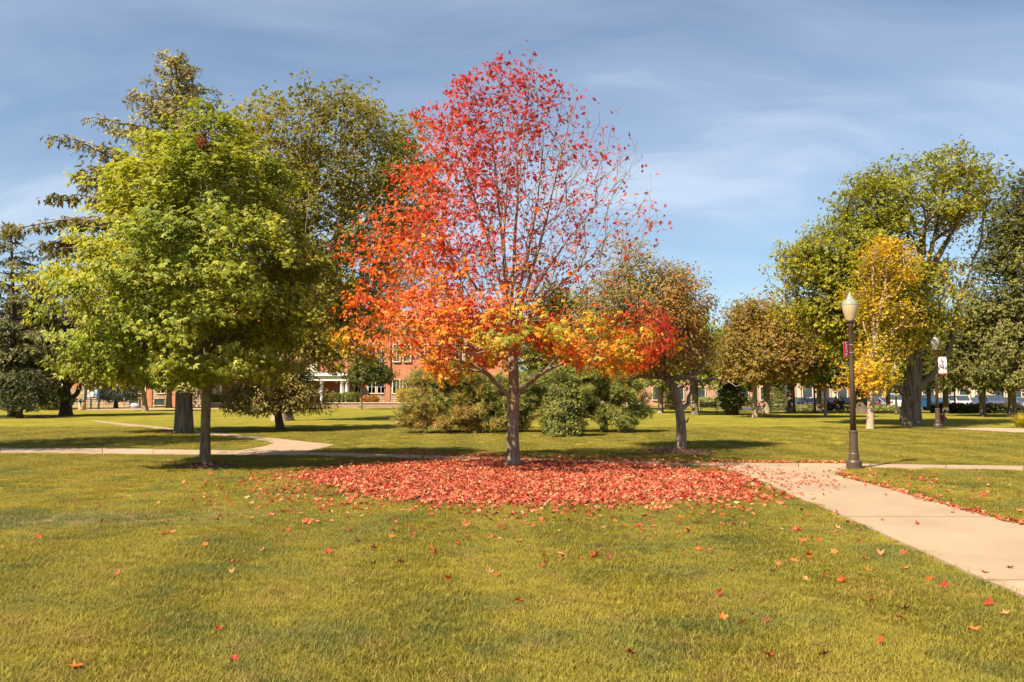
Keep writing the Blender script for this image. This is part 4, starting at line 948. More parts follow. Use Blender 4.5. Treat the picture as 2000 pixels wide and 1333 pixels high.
HG = two_tone((0.098, 0.128, 0.027), (0.173, 0.203, 0.038), (0.27, 0.255, 0.045), .8, .2, 150)
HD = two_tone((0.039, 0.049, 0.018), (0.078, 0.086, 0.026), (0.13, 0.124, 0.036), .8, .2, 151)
HY = two_tone((0.24, 0.24, 0.036), (0.384, 0.324, 0.042), (0.54, 0.36, 0.048), .9, .2, 152)
HP = two_tone((.20, .21, .06), (.30, .30, .10), (.42, .40, .18), .9, .2, 153)
YB = 97.0
def X(px, Y=YB): return at(px, 768, Y)[0]
def Z(py, Y=YB): return at(1000, py, Y)[2]
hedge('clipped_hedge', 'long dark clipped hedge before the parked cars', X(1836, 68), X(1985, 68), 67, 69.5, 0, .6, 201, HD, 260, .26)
hedge('clipped_hedge', 'clipped green hedge to the right of the portico columns', X(672, 93.4), X(698, 93.4), 92.6, 94.2, .5, 1.55, 202, HG, 500, .2)
hedge('clipped_hedge', 'yellowing clipped hedge between the portico columns', X(633, 93.4), X(664, 93.4), 92.6, 94.2, .5, 1.5, 203, two_tone((.12, .13, .02), (.2, .19, .03), (.34, .22, .04), .8, .2, 154), 500, .2)
hedge('clipped_hedge', 'dark clipped hedge by the white porch posts', X(404, 93.4), X(440, 93.4), 92.6, 94.2, .5, 1.4, 204, HG, 500, .2)
hedge('low_shrub', 'bright yellow low shrub along the building foot', X(778, 93.4), X(826, 93.4), 92.4, 94.4, .5, 1.9, 205, HY, 420, .24, .25, 'shrub')
hedge('low_shrub', 'orange tinted low shrub at the base of the stone wall', X(713, 93.4), X(738, 93.4), 92.8, 94.2, .5, 1.2, 206, two_tone((.25, .15, .03), (.4, .2, .04), (.5, .25, .05), .8, .2, 155), 420, .22, .2, 'shrub')
hedge('low_shrub', 'rounded green shrub behind the vase-shaped trunk', X(85, 80), X(112, 80), 79, 81, 0, 1.7, 207, HG, 420, .25, .2, 'shrub')
hedge('low_shrub', 'pale flowering shrub bed beside the broad trunk', X(1505, 84), X(1535, 84), 83, 85, 0, .38, 208, HP, 420, .22, .2, 'shrub')
hedge('low_shrub', 'pale leafy shrub bed in front of the dark car', X(1550, 84), X(1582, 84), 83, 85, -.15, .28, 209, HP, 420, .22, .2, 'shrub')
hedge('low_shrub', 'yellow-green shrub bed between the double trunk and the birch', X(1706, 82), X(1748, 82), 81, 83, -.15, .2, 210, HP, 420, .22, .2, 'shrub')
hedge('low_shrub', 'dark rounded shrub beside the far pale trunk', X(1300, 80), X(1318, 80), 79.5, 81, 0, 2.0, 211, HD, 420, .25, .2, 'shrub')
hedge('low_shrub', 'low green shrub row behind the seated people', X(1640, 84), X(1668, 84), 83, 85, -.15, .25, 212, HG, 420, .22, .2, 'shrub')
hedge('low_shrub', 'green shrubs along the brick wall under the far windows', X(1350, 100), X(1470, 100), 99, 101, 0, 1.0, 213, HP, 260, .26, .2, 'shrub')
hedge('low_shrub', 'green rounded shrub between picnic table and brick wall', X(1510, 104), X(1530, 104), 103, 105, 0, 3.6, 214, HG, 300, .3, .25, 'shrub')

# yellow ornamental grass at the right edge
def tuft_plant():
    b = gp(1994, 836); rng = np.random.default_rng(160); n = 420
    a = rng.random(n) * 2 * pi; L = rng.uniform(.35, .75, n); out = rng.uniform(.25, .95, n)
    V = np.zeros((n, 6, 3)); w_ = .012
    for k, f in enumerate((0, .5, 1)):
        rx = .18 * np.sqrt(rng.random(n)) if k == 0 else None
        if k == 0: bx_, by_ = rx * np.cos(a), rx * np.sin(a)
        x = bx_ + np.cos(a) * L * out * f ** 1.5; y = by_ + np.sin(a) * L * out * f ** 1.5; z = L * (1.25 * f - .55 * out * f * f)
        ww = w_ * (1 - .8 * f)
        V[:, 2 * k] = np.stack([x - np.sin(a) * ww, y + np.cos(a) * ww, z], -1); V[:, 2 * k + 1] = np.stack([x + np.sin(a) * ww, y - np.cos(a) * ww, z], -1)
    bq = np.arange(n)[:, None] * 6; F = np.concatenate([bq + np.array([[0, 1, 3, 2]]), bq + np.array([[2, 3, 5, 4]])])
    o = new_mesh('ornamental_grass', V.reshape(-1, 3), F, M_LEAF, col=np.repeat(jit(rng, (.42, .34, .03), n), 6, axis=0), loc=(b[0], b[1], 0)); tag(o, 'clump of yellow ornamental grass beside the right walk', 'grass clump')
tuft_plant()

# ------------------------------------------------------------------ fallen leaves
MAPLE_N = len(T_MAPLE[0])
def curled_leaf(rng, size, tpl=T_MAPLE):
    V = tpl[0].copy(); V[:, 1] -= .45; c1, c2 = rng.uniform(.4, 1.5), rng.uniform(-.4, 1.0); ax = rng.uniform(0, pi)
    u = V[:, 0] * cos(ax) + V[:, 1] * sin(ax); v = -V[:, 0] * sin(ax) + V[:, 1] * cos(ax)
    V[:, 2] = c1 * u * u + c2 * v * v * .6 + .22 * u * v * rng.normal() ; V[:, 2] -= V[:, 2].min(); return V * size
RED_PAL = [(.44, .075, .04), (.48, .115, .055), (.34, .035, .028), (.52, .19, .10), (.20, .06, .035), (.50, .26, .13)]
RED_W = [3.2, 3, 2.0, 2.2, 1.5, 1.8]
leaf_meshes = []
def leaf_bank():
    rng = np.random.default_rng(170)
    for k in range(14):
        V = curled_leaf(rng, rng.uniform(.06, .085)); c = np.array([(.52, .07, .02), (.56, .15, .03), (.40, .04, .02), (.50, .21, .09), (.22, .05, .03), (.56, .10, .02), (.33, .035, .02)][k % 7])
        o = new_mesh('fallen_leaf', V, T_MAPLE[1], M_DRY, col=np.tile(c, (len(V), 1)) * rng.uniform(.85, 1.1, (len(V), 1))); me = o.data
        # stalk
        bpy.data.objects.remove(o); leaf_meshes.append(me)
leaf_bank()
def place_leaf(x, y, z, rng, label, group, k=None, s=1.0, tilt=.35):
    k = int(rng.integers(len(leaf_meshes))) if k is None else k; label = LOOK[k % 7] + ' ' + label; group = LOOK[k % 7] + ' ' + group
    o = bpy.data.objects.new('fallen_leaf', leaf_meshes[k]); COL.objects.link(o)
    o.location = (x, y, z); o.rotation_euler = (rng.normal() * tilt, rng.normal() * tilt, rng.random() * 6.28); o.scale = (s, s, s); tag(o, label, 'leaf', group)
LOOK = ['scarlet', 'bright orange', 'deep red', 'faded tan-orange', 'dark brownish red', 'vivid orange-red', 'dull crimson']
GL, GS, GP_ = 'curled maple leaf lying alone in open mown grass', 'maple leaf on the grass just outside the leaf carpet', 'curled maple leaf lying on the pale concrete walk'
def leaves_down():
    rng = np.random.default_rng(180)
    marked = [(513, 1080), (602, 1028), (598, 1022), (686, 1042), (640, 1085), (730, 1075), (766, 1053), (780, 1103), (840, 1075), (848, 1087), (872, 1137), (895, 1070), (970, 1130), (985, 1099), (1062, 1090), (1060, 1112), (1063, 1105), (1015, 1182),
              (1158, 1092), (1165, 1090), (1190, 1093), (1228, 1283), (1305, 1082), (1365, 1077), (1385, 1078), (1325, 1048), (1430, 1122), (1508, 1122), (1505, 1290), (1608, 1288), (1498, 1220), (1722, 1206), (1758, 1214), (1766, 1197), (1718, 1262), (1900, 1236),
              (1963, 1206), (1932, 1188), (1817, 1138), (1845, 1152), (1688, 1098), (1647, 1140), (1610, 1131), (1571, 1137), (1550, 1100), (1580, 1090), (1628, 1083), (1697, 1120), (1768, 1116), (1404, 1166), (1450, 1224), (1410, 1213), (1405, 1168), (456, 1297), (425, 1236), (146, 1311), (400, 1070), (430, 1038), (470, 1013), (562, 1002), (540, 975), (520, 990), (390, 955), (455, 955), (500, 955), (1055, 1020), (1150, 1040), (1250, 1030), (1700, 1180), (1560, 1040), (1600, 1060)]
    nn = 0
    for (a, b) in marked:
        g = gp(a, b); place_leaf(g[0], g[1], .030, rng, GL, 'loose leaves on the open lawn', s=1.0, tilt=.45); nn += 1
    while nn < 262:                                                     # thinning skirt round the carpet
        t = rng.random() * 2 * pi; r = 1.0 + abs(rng.normal()) * .34; x, y = .35 + 4.3 * r * cos(t), 16.0 + 3.6 * r * sin(t)
        if y > 19 or y < 7 or abs(x) > 8 or on_path(np.array([[x, y]]))[0]: continue
        place_leaf(x, y, .026, rng, GS, 'leaves round the leaf carpet'); nn += 1
    for (a, b) in [(1922, 1124), (1972, 1115), (1722, 1020), (1793, 1028), (1666, 1022), (1862, 1005), (1650, 955), (1540, 960), (1545, 975), (1560, 968), (1530, 950), (1500, 940), (1520, 930), (1590, 938), (1470, 918), (1610, 925), (1575, 920), (1490, 926), (1550, 925), (1460, 928), (1515, 945), (1580, 950)]:
        g = gp(a, b); place_leaf(g[0], g[1], .032, rng, GP_, 'leaves blown onto the front walk', s=.95, tilt=.25)
    # the carpet under the tree
    def batch(P, z0, zs, tilt, size=(.05, .085), pal=None):
        n = len(P); V3 = np.column_stack([P, z0 + rng.random(n) * zs]); cc = pal_mix(rng, pal or RED_PAL, RED_W, n, .16)
        out = []
        for k in range(8):
            q = np.arange(n) % 8 == k; tv = curled_leaf(rng, 1.0, T_STAR)
            out.append(scatter(rng, V3[q], rng.uniform(*size, q.sum()), (tv, T_STAR[1]), np.tile([0, 0, 1.0], (q.sum(), 1)), rng.normal(size=(q.sum(), 3)), cc[q], tilt, .1))
        return out
    parts = []
    n = 50000; t = rng.random(n) * 2 * pi; r = np.sqrt(rng.random(n)) * 1.35
    P = np.stack([.42 + 4.2 * r * np.cos(t), 16.1 + 3.75 * r * np.sin(t)], -1)
    edge = r + .16 * Noise3(9, 1.1)(np.column_stack([P, np.zeros(n)])) + .06 * rng.normal(size=n)
    pr = np.clip((1.06 - edge) / .16, 0, 1) ** 1.5 + .055 * (edge < 1.3)
    op = on_path(P); pr = np.where(op, np.where(P[:, 0] > 4.2, .02, .10), pr); pr = np.where((P[:, 1] > 20.6) & ~op, .05, pr)
    P = P[rng.random(n) < pr]; parts += batch(P, .012, .05, .5)
    # drifts along the walk edges
    def drift(pxs, m, sp):
        W_ = np.array([gp(a, b)[:2] for a, b in pxs]); k = rng.integers(0, len(W_) - 1, m); f = rng.random((m, 1)); return W_[k] * (1 - f) + W_[k + 1] * f + rng.normal(size=(m, 2)) * sp
    parts += batch(drift([(1632, 926), (1665, 940), (1722, 954), (1800, 979), (1880, 1001), (1990, 1030)], 230, .05) + np.array([.08, 0]), .02, .03, .4)
    parts += batch(drift([(1400, 904), (1560, 905.5), (1660, 906)], 300, .10), .02, .03, .4)
    parts += batch(drift([(760, 885), (900, 890), (1000, 893.5), (1200, 899.5), (1400, 903.5)], 520, .5), .02, .03, .4)
    parts += batch(drift([(1650, 925), (1750, 935), (1900, 960), (2000, 990)], 150, .7), .03, .02, .4)
    q = drift([(1420, 913), (1480, 925), (1560, 950)], 170, .55); parts += batch(q[on_path(q)], .024, .012, .25)
    m_ = 620; q = np.stack([rng.uniform(-5.5, 5.6, m_), 13.2 - np.abs(rng.normal(size=m_)) * 2.2], -1); q = q[(rng.random(m_) < np.exp(-((q[:, 0] - .8) / 4.2) ** 2)) & (q[:, 1] > 7.5)]; q = q[~on_path(q)]; parts += batch(q, .022, .02, .45)
    m_ = 110; q = np.stack([rng.uniform(-6.5, -3.2, m_), rng.uniform(12.2, 18.5, m_)], -1); q = q[rng.random(m_) < np.clip((q[:, 0] + 7) / 3.2, 0, 1)]; parts += batch(q, .022, .02, .45)
    parts += batch(drift([(1080, 985), (1250, 990), (1420, 975)], 260, .6), .03, .02, .4)
    off = 0; VV = []; FF = []; CC = []
    for v, f, c in parts: VV.append(v); FF.append(f + off); CC.append(c); off += len(v)
    o = new_mesh('fallen_leaves', np.concatenate(VV), np.concatenate(FF), M_DRY, col=np.concatenate(CC)); tag(o, 'thick carpet of fallen red maple leaves under the red maple', 'leaves', kind='stuff')
leaves_down()

# ------------------------------------------------------------------ lamp posts
def m_globe(name, col, rough=.25):
    m, t, out = mat_base(name); oc = t.add('ShaderNodeTexCoord').outputs['Object']
    c = t.mix(t.noise(oc, 6, 3), tuple(x * .9 for x in col), col)
    p = t.add('ShaderNodeBsdfPrincipled', ins={'Base Color': c, 'Roughness': rough, 'Specular IOR Level': .6, 'Transmission Weight': .12, 'Subsurface Weight': .0})
    tr = t.add('ShaderNodeBsdfTranslucent', ins={'Color': c})
    t.l.new(t.add('ShaderNodeMixShader', ins={0: .3, 1: p.outputs[0], 2: tr.outputs[0]}).outputs[0], out.inputs[0]); return m
M_GLOBE = m_globe('cream_globe', (.62, .50, .29)); M_GLOBET = m_globe('grey_green_globe_top', (.36, .36, .27))
M_GLASS2 = m_globe('clear_prismatic_globe', (.42, .40, .36))
def text_mesh(body, size, name, mat, parent, M):
    cu = bpy.data.curves.new('t', 'FONT'); cu.body = body; cu.size = size; cu.align_x = 'CENTER'; cu.align_y = 'CENTER'; cu.extrude = .002
    o = bpy.data.objects.new('t', cu); COL.objects.link(o); bpy.context.view_layer.update()
    me = bpy.data.meshes.new_from_object(o.evaluated_get(bpy.context.evaluated_depsgraph_get())); bpy.data.objects.remove(o)
    me.transform(M); me.materials.clear(); me.materials.append(mat); return link(name, me, parent)
def lamp_post(label, loc, H, globe, globet, group=None, far=False):
    root = empty('lamp_post', loc); tag(root, label, 'street lamp', group); k = H / 3.88; n = 10 if far else 22
    MB().lathe([(.165 * k, 0), (.165 * k, .16 * k), (.15 * k, .2 * k), (.115 * k, .21 * k)], n).build('base', M_BRONZE, root, False)
    MB().lathe([(.112 * k, .2 * k), (.108 * k, .34 * k), (.095 * k, .36 * k), (.088 * k, .78 * k), (.098 * k, .80 * k), (.098 * k, .83 * k), (.07 * k, .85 * k)], n).build('pedestal', M_BRONZE, root, False)
    MB().lathe([(.066 * k, .84 * k), (.056 * k, 2.2 * k), (.048 * k, 3.1 * k), (.058 * k, 3.11 * k), (.058 * k, 3.14 * k), (.07 * k, 3.2 * k), (.085 * k, 3.23 * k)], n).build('shaft', M_BRONZE, root, True)
    MB().lathe([(.10 * k, 3.225 * k), (.105 * k, 3.25 * k), (.10 * k, 3.27 * k)], n).build('collar', M_BRONZE, root)
    K = lambda pr: [(a * k, b * k) for a, b in pr]
    g = MB().lathe(K([(.098, 3.268), (.118, 3.33), (.142, 3.41), (.160, 3.49), (.168, 3.55), (.168, 3.59)]), n, cap=False).build('globe', globe, root, True)
    MB().lathe(K([(.172, 3.588), (.172, 3.60), (.166, 3.63), (.148, 3.672), (.118, 3.705), (.088, 3.725), (.082, 3.73), (.080, 3.745), (.066, 3.77), (.046, 3.795), (.034, 3.80), (.036, 3.83), (.024, 3.86), (.008, 3.88)]), n, cap=False).build('globe_top', globet, g, True)
    return root
lb = gp(1668.5, 917)
L1 = lamp_post('bronze lamp post with cream globe and narrow red sign at the walk corner', (lb[0], lb[1], 0), 3.88, M_GLOBE, M_GLOBET)
# blade sign seen nearly edge-on
a = radians(39); sg = MB(); zc, hh, ww = 2.62, .168, .19
sg.box(.0, ww, -.006, .006, -hh, hh, .004)
sgn = sg.build('sign_plate', M_REDBAN, L1, loc=(-.06 * 1.0, -.0, zc)); sgn.rotation_euler = (0, 0, pi + a)
text_mesh('UNITE!', .115, 'lettering', M_WHBAN, sgn, Matrix.Translation((ww / 2, .0075, 0)) @ Matrix.Rotation(pi, 4, 'Z') @ Matrix.Rotation(pi / 2, 4, 'X') @ Matrix.Rotation(-pi / 2, 4, 'Z') @ Matrix.Scale(.9, 4))
for z in (2.72, 2.55): MB().lathe([(.058, -.008), (.0585, -.008), (.0585, .008), (.058, .008)], 20, (0, 0, z)).build('strap', M_STEEL, L1)
l2 = gp(1832, 838)
H2 = 183 / FPX * l2[1]
L2 = lamp_post('lamp post with clear globe and white banner beside the hydrant', (l2[0], l2[1], 0), H2, M_GLASS2, M_GLASS2)
s2 = l2[1] / FPX; zb0, zb1 = at(0, 733, l2[1])[2], at(0, 697, l2[1])[2]; bx0, bx1 = 5 * s2, 21 * s2
bn = MB().box(bx0, bx1, -.008, .008, zb0, zb1).build('banner', M_WHBAN, L2)
MB().box(bx0 - .01, bx1 + .012, -.0115, .0115, zb0 - .002, zb0 + 3.6 * s2).build('red_hem', M_REDBAN, bn)
for z in (zb0 + .02, zb1 - .02): MB().tube([(0, 0, z), (bx1, 0, z)], .014, 6).build('banner_arm', M_BRONZE, L2)
text_mesh('CONNECT', .30, 'lettering', simple('banner_ink', (.52, .02, .06), .7), bn, Matrix.Translation(((bx0 + bx1) / 2, -.010, (zb0 + zb1) / 2 + .04)) @ Matrix.Rotation(pi / 2, 4, 'X') @ Matrix.Rotation(-pi / 2, 4, 'Z') @ Matrix.Scale(.52, 4))
for px, py, lb_ in ((1592, 807, 'distant lamp post left of the pale sapling trunk'), (1751, 810, 'distant lamp post beside the huge forked trunk'), (1866, 806, 'distant dark lamp post over the clipped hedge')):
    g = gp(px, py); lamp_post(lb_, (g[0], g[1], 0), 3.9, M_GLASS2, M_GLASS2, 'distant lamp posts on the lawn', True)

# fire hydrant
M_HYD = simple('hydrant_paint', (.13, .045, .028), .55, .1, .25, 9)
h = gp(1841.5, 833); hy = empty('fire_hydrant', (h[0], h[1], 0)); tag(hy, 'dark reddish fire hydrant beside the bannered lamp post', 'hydrant')
MB().lathe([(.14, 0), (.14, .04), (.10, .05), (.095, .45), (.125, .46), (.125, .50), (.11, .51)], 16).build('barrel', M_HYD, hy, True)
MB().lathe([(.12, .505), (.115, .58), (.08, .65), (.035, .68), (.035, .73), (.02, .735)], 16).build('bonnet', M_HYD, hy, True)
for sx in (-1, 1): MB().tube([(sx * .06, 0, .40), (sx * .16, 0, .40), (sx * .162, 0, .40), (sx * .19, 0, .40)], [.045, .045, .058, .058], 10).build('nozzle', M_HYD, hy)
MB().tube([(0, -.06, .36), (0, -.15, .36), (0, -.152, .36), (0, -.18, .36)], [.06, .06, .075, .075], 12).build('pumper_nozzle', M_HYD, hy)

# ------------------------------------------------------------------ notice board, litter bin, boulder
nb = gp(179, 800.5); D = nb[1]; s = D / FPX
M_BOARD = simple('board_frame', (.025, .035, .045), .5, .2)
bd = empty('notice_board', (nb[0], nb[1], 0)); tag(bd, 'dark framed campus notice board with pinned posters', 'notice board')
for x in (-13.5 * s, 13.5 * s): MB().box(x - .07, x + .07, -.07, .07, -.1, 50 * s, .01).build('post', M_BOARD, bd)
MB().box(-3 * s, -.5 * s, -.05, .05, -.1, 22 * s).build('inner_post', M_BOARD, bd)
pn = MB().box(-13 * s + .04, 13 * s - .04, -.04, .04, 19 * s, 49 * s).build('panel', M_BOARD, bd)
MB().box(-13.4 * s, 13.4 * s, -.10, .10, 49.3 * s, 51 * s).build('header_rail', M_BOARD, bd)
M_HEAD = simple('header_pale', (.42, .40, .36), .7); 
for k in range(9): MB().box((-9 + k * 2.1) * s, (-7.5 + k * 2.1) * s, -.047, -.043, 45.6 * s, 47.4 * s).build('header_letter', M_HEAD, pn)
MB().box(-11 * s, 11 * s, -.048, -.044, 41.6 * s, 43 * s).build('header_strip', simple('strip_grey', (.2, .21, .22), .6), pn)
for (x0, x1, z0, z1, c) in [(-9, -5.5, 34, 38, (.6, .5, .28)), (-9, -4, 29, 33.4, (.5, .3, .22)), (-9, -1.5, 24, 28.6, (.6, .5, .42)), (-3, 3, 25, 35, (.62, .6, .5)), (4, 10.5, 30, 34, (.16, .34, .45)), (5, 10, 35, 38.5, (.5, .55, .45)), (5, 9.5, 24, 28.5, (.2, .2, .22))]:
    MB().box(x0 * s, x1 * s, -.05, -.045, z0 * s, z1 * s).build('poster', simple('poster_paper', c, .8, var=.25, scale=5), pn)
MB().box(-9 * s, 9 * s, -.05, -.045, 20.4 * s, 22 * s).build('footer_strip', simple('footer_pale', (.45, .3, .26), .7), pn)
lbn = gp(160.5, 802); s = lbn[1] / FPX
bi = empty('litter_bin', (lbn[0], lbn[1], 0)); tag(bi, 'round tan pebble litter bin with dark domed lid', 'litter bin')
MB().lathe([(6.6 * s, 0), (6.9 * s, .05), (6.9 * s, 15.5 * s), (6.5 * s, 16 * s)], 24).build('drum', simple('tan_aggregate', (.42, .27, .15), .9, var=.25, scale=20), bi, True)
MB().lathe([(5 * s, 16 * s), (4.6 * s, 18.5 * s), (3 * s, 20.5 * s), (1 * s, 21.2 * s)], 20).build('lid', simple('lid_grey', (.10, .09, .09), .5), bi, True)
def boulder(loc, sx, sy, sz, label, seed, mat):
    n, m = 16, 9; V = []; F = []; rng = np.random.default_rng(seed); nz = Noise3(seed, 2.4)
    for i in range(m + 1):
        for j in range(n):
            th = pi * i / m; ph = 2 * pi * j / n; v = np.array([sin(th) * cos(ph), sin(th) * sin(ph), cos(th)]); V.append(v * (1 + .22 * nz(v[None])[0]) * np.array([sx, sy, sz]))
    for i in range(m):
        for j in range(n): F.append((i * n + j, i * n + (j + 1) % n, (i + 1) * n + (j + 1) % n, (i + 1) * n + j))
    tag(new_mesh('boulder', V, F, mat, smooth=True, loc=loc), label, 'boulder')
g = gp(263, 798.5); boulder((g[0], g[1], .22), .55, .4, .42, 'pale blue-grey boulder at the foot of the stone-based building', 5, simple('grey_rock', (.30, .31, .34), .8, var=.35, scale=4, bump=.5, bscale=8))

# ------------------------------------------------------------------ bench, picnic tables, planter
M_DGREEN = simple('dark_green_metal', (.018, .032, .022), .5, .2)
g = gp(1385, 807); bn_ = empty('park_bench', (g[0], g[1], 0), radians(4)); tag(bn_, 'dark green slatted park bench beside a thick trunk', 'bench')
for k in range(5): MB().box(-.72, .72, -.22 + k * .09, -.155 + k * .09, .42, .45, .004).build('seat_slat', M_DGREEN, bn_)
for k in range(4):
    o = MB().box(-.72, .72, .20 + k * .02, .225 + k * .02, .50 + k * .1, .58 + k * .1, .004).build('back_slat', M_DGREEN, bn_)
for x in (-.66, .66):
    MB().tube([(x, -.2, 0), (x, -.2, .62), (x, .2, .62)], .025, 6).build('arm', M_DGREEN, bn_)
    MB().tube([(x, .24, 0), (x, .22, .42), (x, .30, .92)], .025, 6).build('leg', M_DGREEN, bn_)
def picnic(label, loc, rz, group='dark picnic tables on the far lawn'):
    r = empty('picnic_table', loc, rz); tag(r, label, 'picnic table', group)
    for k in range(5): MB().box(-.85, .85, -.36 + k * .148, -.226 + k * .148, .72, .755, .004).build('top_slat', M_DGREEN, r)
    for y in (-.72, .72): MB().box(-.85, .85, y - .13, y + .13, .42, .455, .004).build('seat', M_DGREEN, r)
    for x in (-.6, .6):
        MB().tube([(x, -.62, 0), (x, -.18, .715)], .03, 6).build('leg', M_DGREEN, r); MB().tube([(x, .62, 0), (x, .18, .715)], .03, 6).build('leg', M_DGREEN, r)
        MB().tube([(x, -.8, .40), (x, .8, .40)], .028, 6).build('seat_bearer', M_DGREEN, r)
g = gp(1487, 803); picnic('dark picnic table left of the thick oak trunk', (g[0], g[1], 0), .2)
g = gp(1506, 803.5); picnic('dark picnic table right of the thick oak trunk', (g[0], g[1] + 1.5, 0), -.15)
g = gp(1545, 803); picnic('dark picnic table hidden behind the broad rusty tree trunk', (g[0], g[1] + 1.5, 0), .1)
PT = gp(1637, 807); picnic('dark picnic table where two people sit', (PT[0], PT[1], 0), .35)
g = gp(1660, 805); picnic('dark picnic table right of the seated people', (g[0], g[1], 0), -.3)
g = gp(1430, 811); pot = empty('planter', (g[0], g[1], 0)); tag(pot, 'round red planter under a dark bushy shrub', 'planter')
MB().lathe([(.24, 0), (.30, .02), (.36, .40), (.40, .41), (.40, .47), (.34, .47), (.32, .38)], 20).build('tub', simple('red_glaze', (.50, .02, .025), .35), pot, True)
MB().lathe([(.325, .36), (.02, .40)], 16).build('soil', M_MULCH, pot)
def shrub_blob(name, label, loc, rows_r, seed, colf, n, size):
    rng = np.random.default_rng(seed); root = empty(name, loc); tag(root, label, 'shrub')
    z = np.array([r[0] for r in rows_r]); rr = np.array([r[1] for r in rows_r]); zs = rng.uniform(z[0], z[-1], n); th = rng.random(n) * 6.28; rho = rng.random(n) ** .5 * np.interp(zs, z, rr) * (1 + .16 * np.sin(3 * th + 1.3 * zs) + .2 * rng.normal(size=n))
    P = np.stack([rho * np.cos(th), rho * np.sin(th), zs], -1); out = norm(P - np.array([0, 0, z.mean() - .2])) + np.array([0, 0, .4])
    mb = MB()
    for k in range(9):
        q = rng.random() * 6.28; e = rng.uniform(.3, .8) * rr.max(); mb.tube([(.1 * cos(q), .1 * sin(q), 0), (.45 * e * cos(q), .45 * e * sin(q), z[-1] * .45), (e * cos(q), e * sin(q), z[-1] * .85)], [.025, .018, .006], 5)
    mb.build('stems', B_DARK, root)
    V, F, C = scatter(rng, P, size * rng.uniform(.7, 1.3, n), T_SPRAY, out, out, colf(rng, P, n), .6, .6); tag(new_mesh('foliage', V, F, M_LEAF, root, col=C), kind='stuff')
shrub_blob('bushy_shrub', 'dark green vase-shaped shrub growing from the red planter', (g[0], g[1], .40), [(-.32, .30), (-.1, .42), (.3, .78), (.8, 1.05), (1.3, 1.0), (1.7, .7), (2.0, .3)], 240, two_tone((.06, .08, .024), (.11, .13, .036), (.17, .18, .05), .9, .2, 241), 2300, .22)

# ------------------------------------------------------------------ two people at the picnic table
SKIN = simple('skin', (.42, .24, .16), .6, var=.05)
def skinmesh(name, joints, edges, radii, mat, parent):
    me = bpy.data.meshes.new(name); me.from_pydata([tuple(j) for j in joints], edges, []); me.materials.append(mat)
    o = link(name, me, parent); md = o.modifiers.new('skin', 'SKIN'); sv = me.skin_vertices[0].data
    for i, r in enumerate(radii): sv[i].radius = (r, r) if not isinstance(r, tuple) else r
    sv[0].use_root = True; md.use_smooth_shade = True; ss = o.modifiers.new('sub', 'SUBSURF'); ss.levels = 1; ss.render_levels = 2; return o
def seated(label, loc, rz, top, legs_c, hair_c):
    r = empty('person', loc, rz); tag(r, label, 'person', 'people sitting at the picnic table')
    # facing +x local -y ; pelvis at bench height
    J = [(0, 0, .50), (0, -.02, .68), (0, -.05, .86), (0, -.07, 1.0), (0, -.085, 1.08), (0, -.10, 1.16), (0, -.11, 1.27),
         (.17, -.05, .96), (.24, -.18, .76), (.14, -.40, .78), (.10, -.49, .79), (-.17, -.05, .96), (-.24, -.18, .76), (-.14, -.40, .78), (-.10, -.49, .79),
         (.10, -.03, .49), (.13, -.42, .50), (.13, -.40, .10), (.13, -.54, .04), (-.10, -.03, .49), (-.13, -.42, .50), (-.13, -.40, .10), (-.13, -.54, .04)]
    E = [(0, 1), (1, 2), (2, 3), (3, 4), (4, 5), (5, 6), (3, 7), (7, 8), (8, 9), (9, 10), (3, 11), (11, 12), (12, 13), (13, 14), (0, 15), (15, 16), (16, 17), (17, 18), (0, 19), (19, 20), (20, 21), (21, 22)]
    R = [.14, .13, .14, .10, .05, .075, .085, .06, .045, .036, .03, .06, .045, .036, .03, .085, .065, .045, .035, .085, .065, .045, .035]
    skinmesh('body', J, E, R, SKIN, r)
    Jt = [J[0], J[1], J[2], J[3], J[7], J[8], J[9], J[11], J[12], J[13]]; skinmesh('jacket', Jt, [(0, 1), (1, 2), (2, 3), (3, 4), (4, 5), (5, 6), (3, 7), (7, 8), (8, 9)], [.165, .16, .165, .12, .08, .062, .052, .08, .062, .052], top, r)
    Jl = [J[0], J[15], J[16], J[17], J[19], J[20], J[21]]; skinmesh('trousers', Jl, [(0, 1), (1, 2), (2, 3), (0, 4), (4, 5), (5, 6)], [.16, .105, .082, .06, .105, .082, .06], legs_c, r)
    V = []; F = []; n, m = 12, 8
    for i in range(m + 1):
        for j in range(n):
            th = pi * .62 * i / m; ph = 2 * pi * j / n; q = .115; V.append((q * .9 * sin(th) * cos(ph), -.095 + q * 1.02 * sin(th) * sin(ph) + .022, 1.255 + q * 1.08 * cos(th)))
    for i in range(m):
        for j in range(n): F.append((i * n + j, (i + 1) * n + j, (i + 1) * n + (j + 1) % n, i * n + (j + 1) % n))
    new_mesh('hair', V, F, hair_c, r, True)
    return r
NAVY = simple('navy_cloth', (.02, .025, .045), .9); REDC = simple('red_cloth', (.45, .045, .05), .9); HAIR = simple('brown_hair', (.12, .05, .025), .7); JEAN = simple('dark_jeans', (.03, .035, .05), .9)
ct, st_ = cos(.35), sin(.35)
def tl(x, y): return (PT[0] + ct * x - st_ * y, PT[1] + st_ * x + ct * y, 0)
seated('person in dark navy jacket sitting at the picnic table', tl(-.25, -.72), .35 + pi, NAVY, JEAN, HAIR)
seated('person in red top sitting at the picnic table', tl(.35, .72), .35, REDC, JEAN, HAIR)
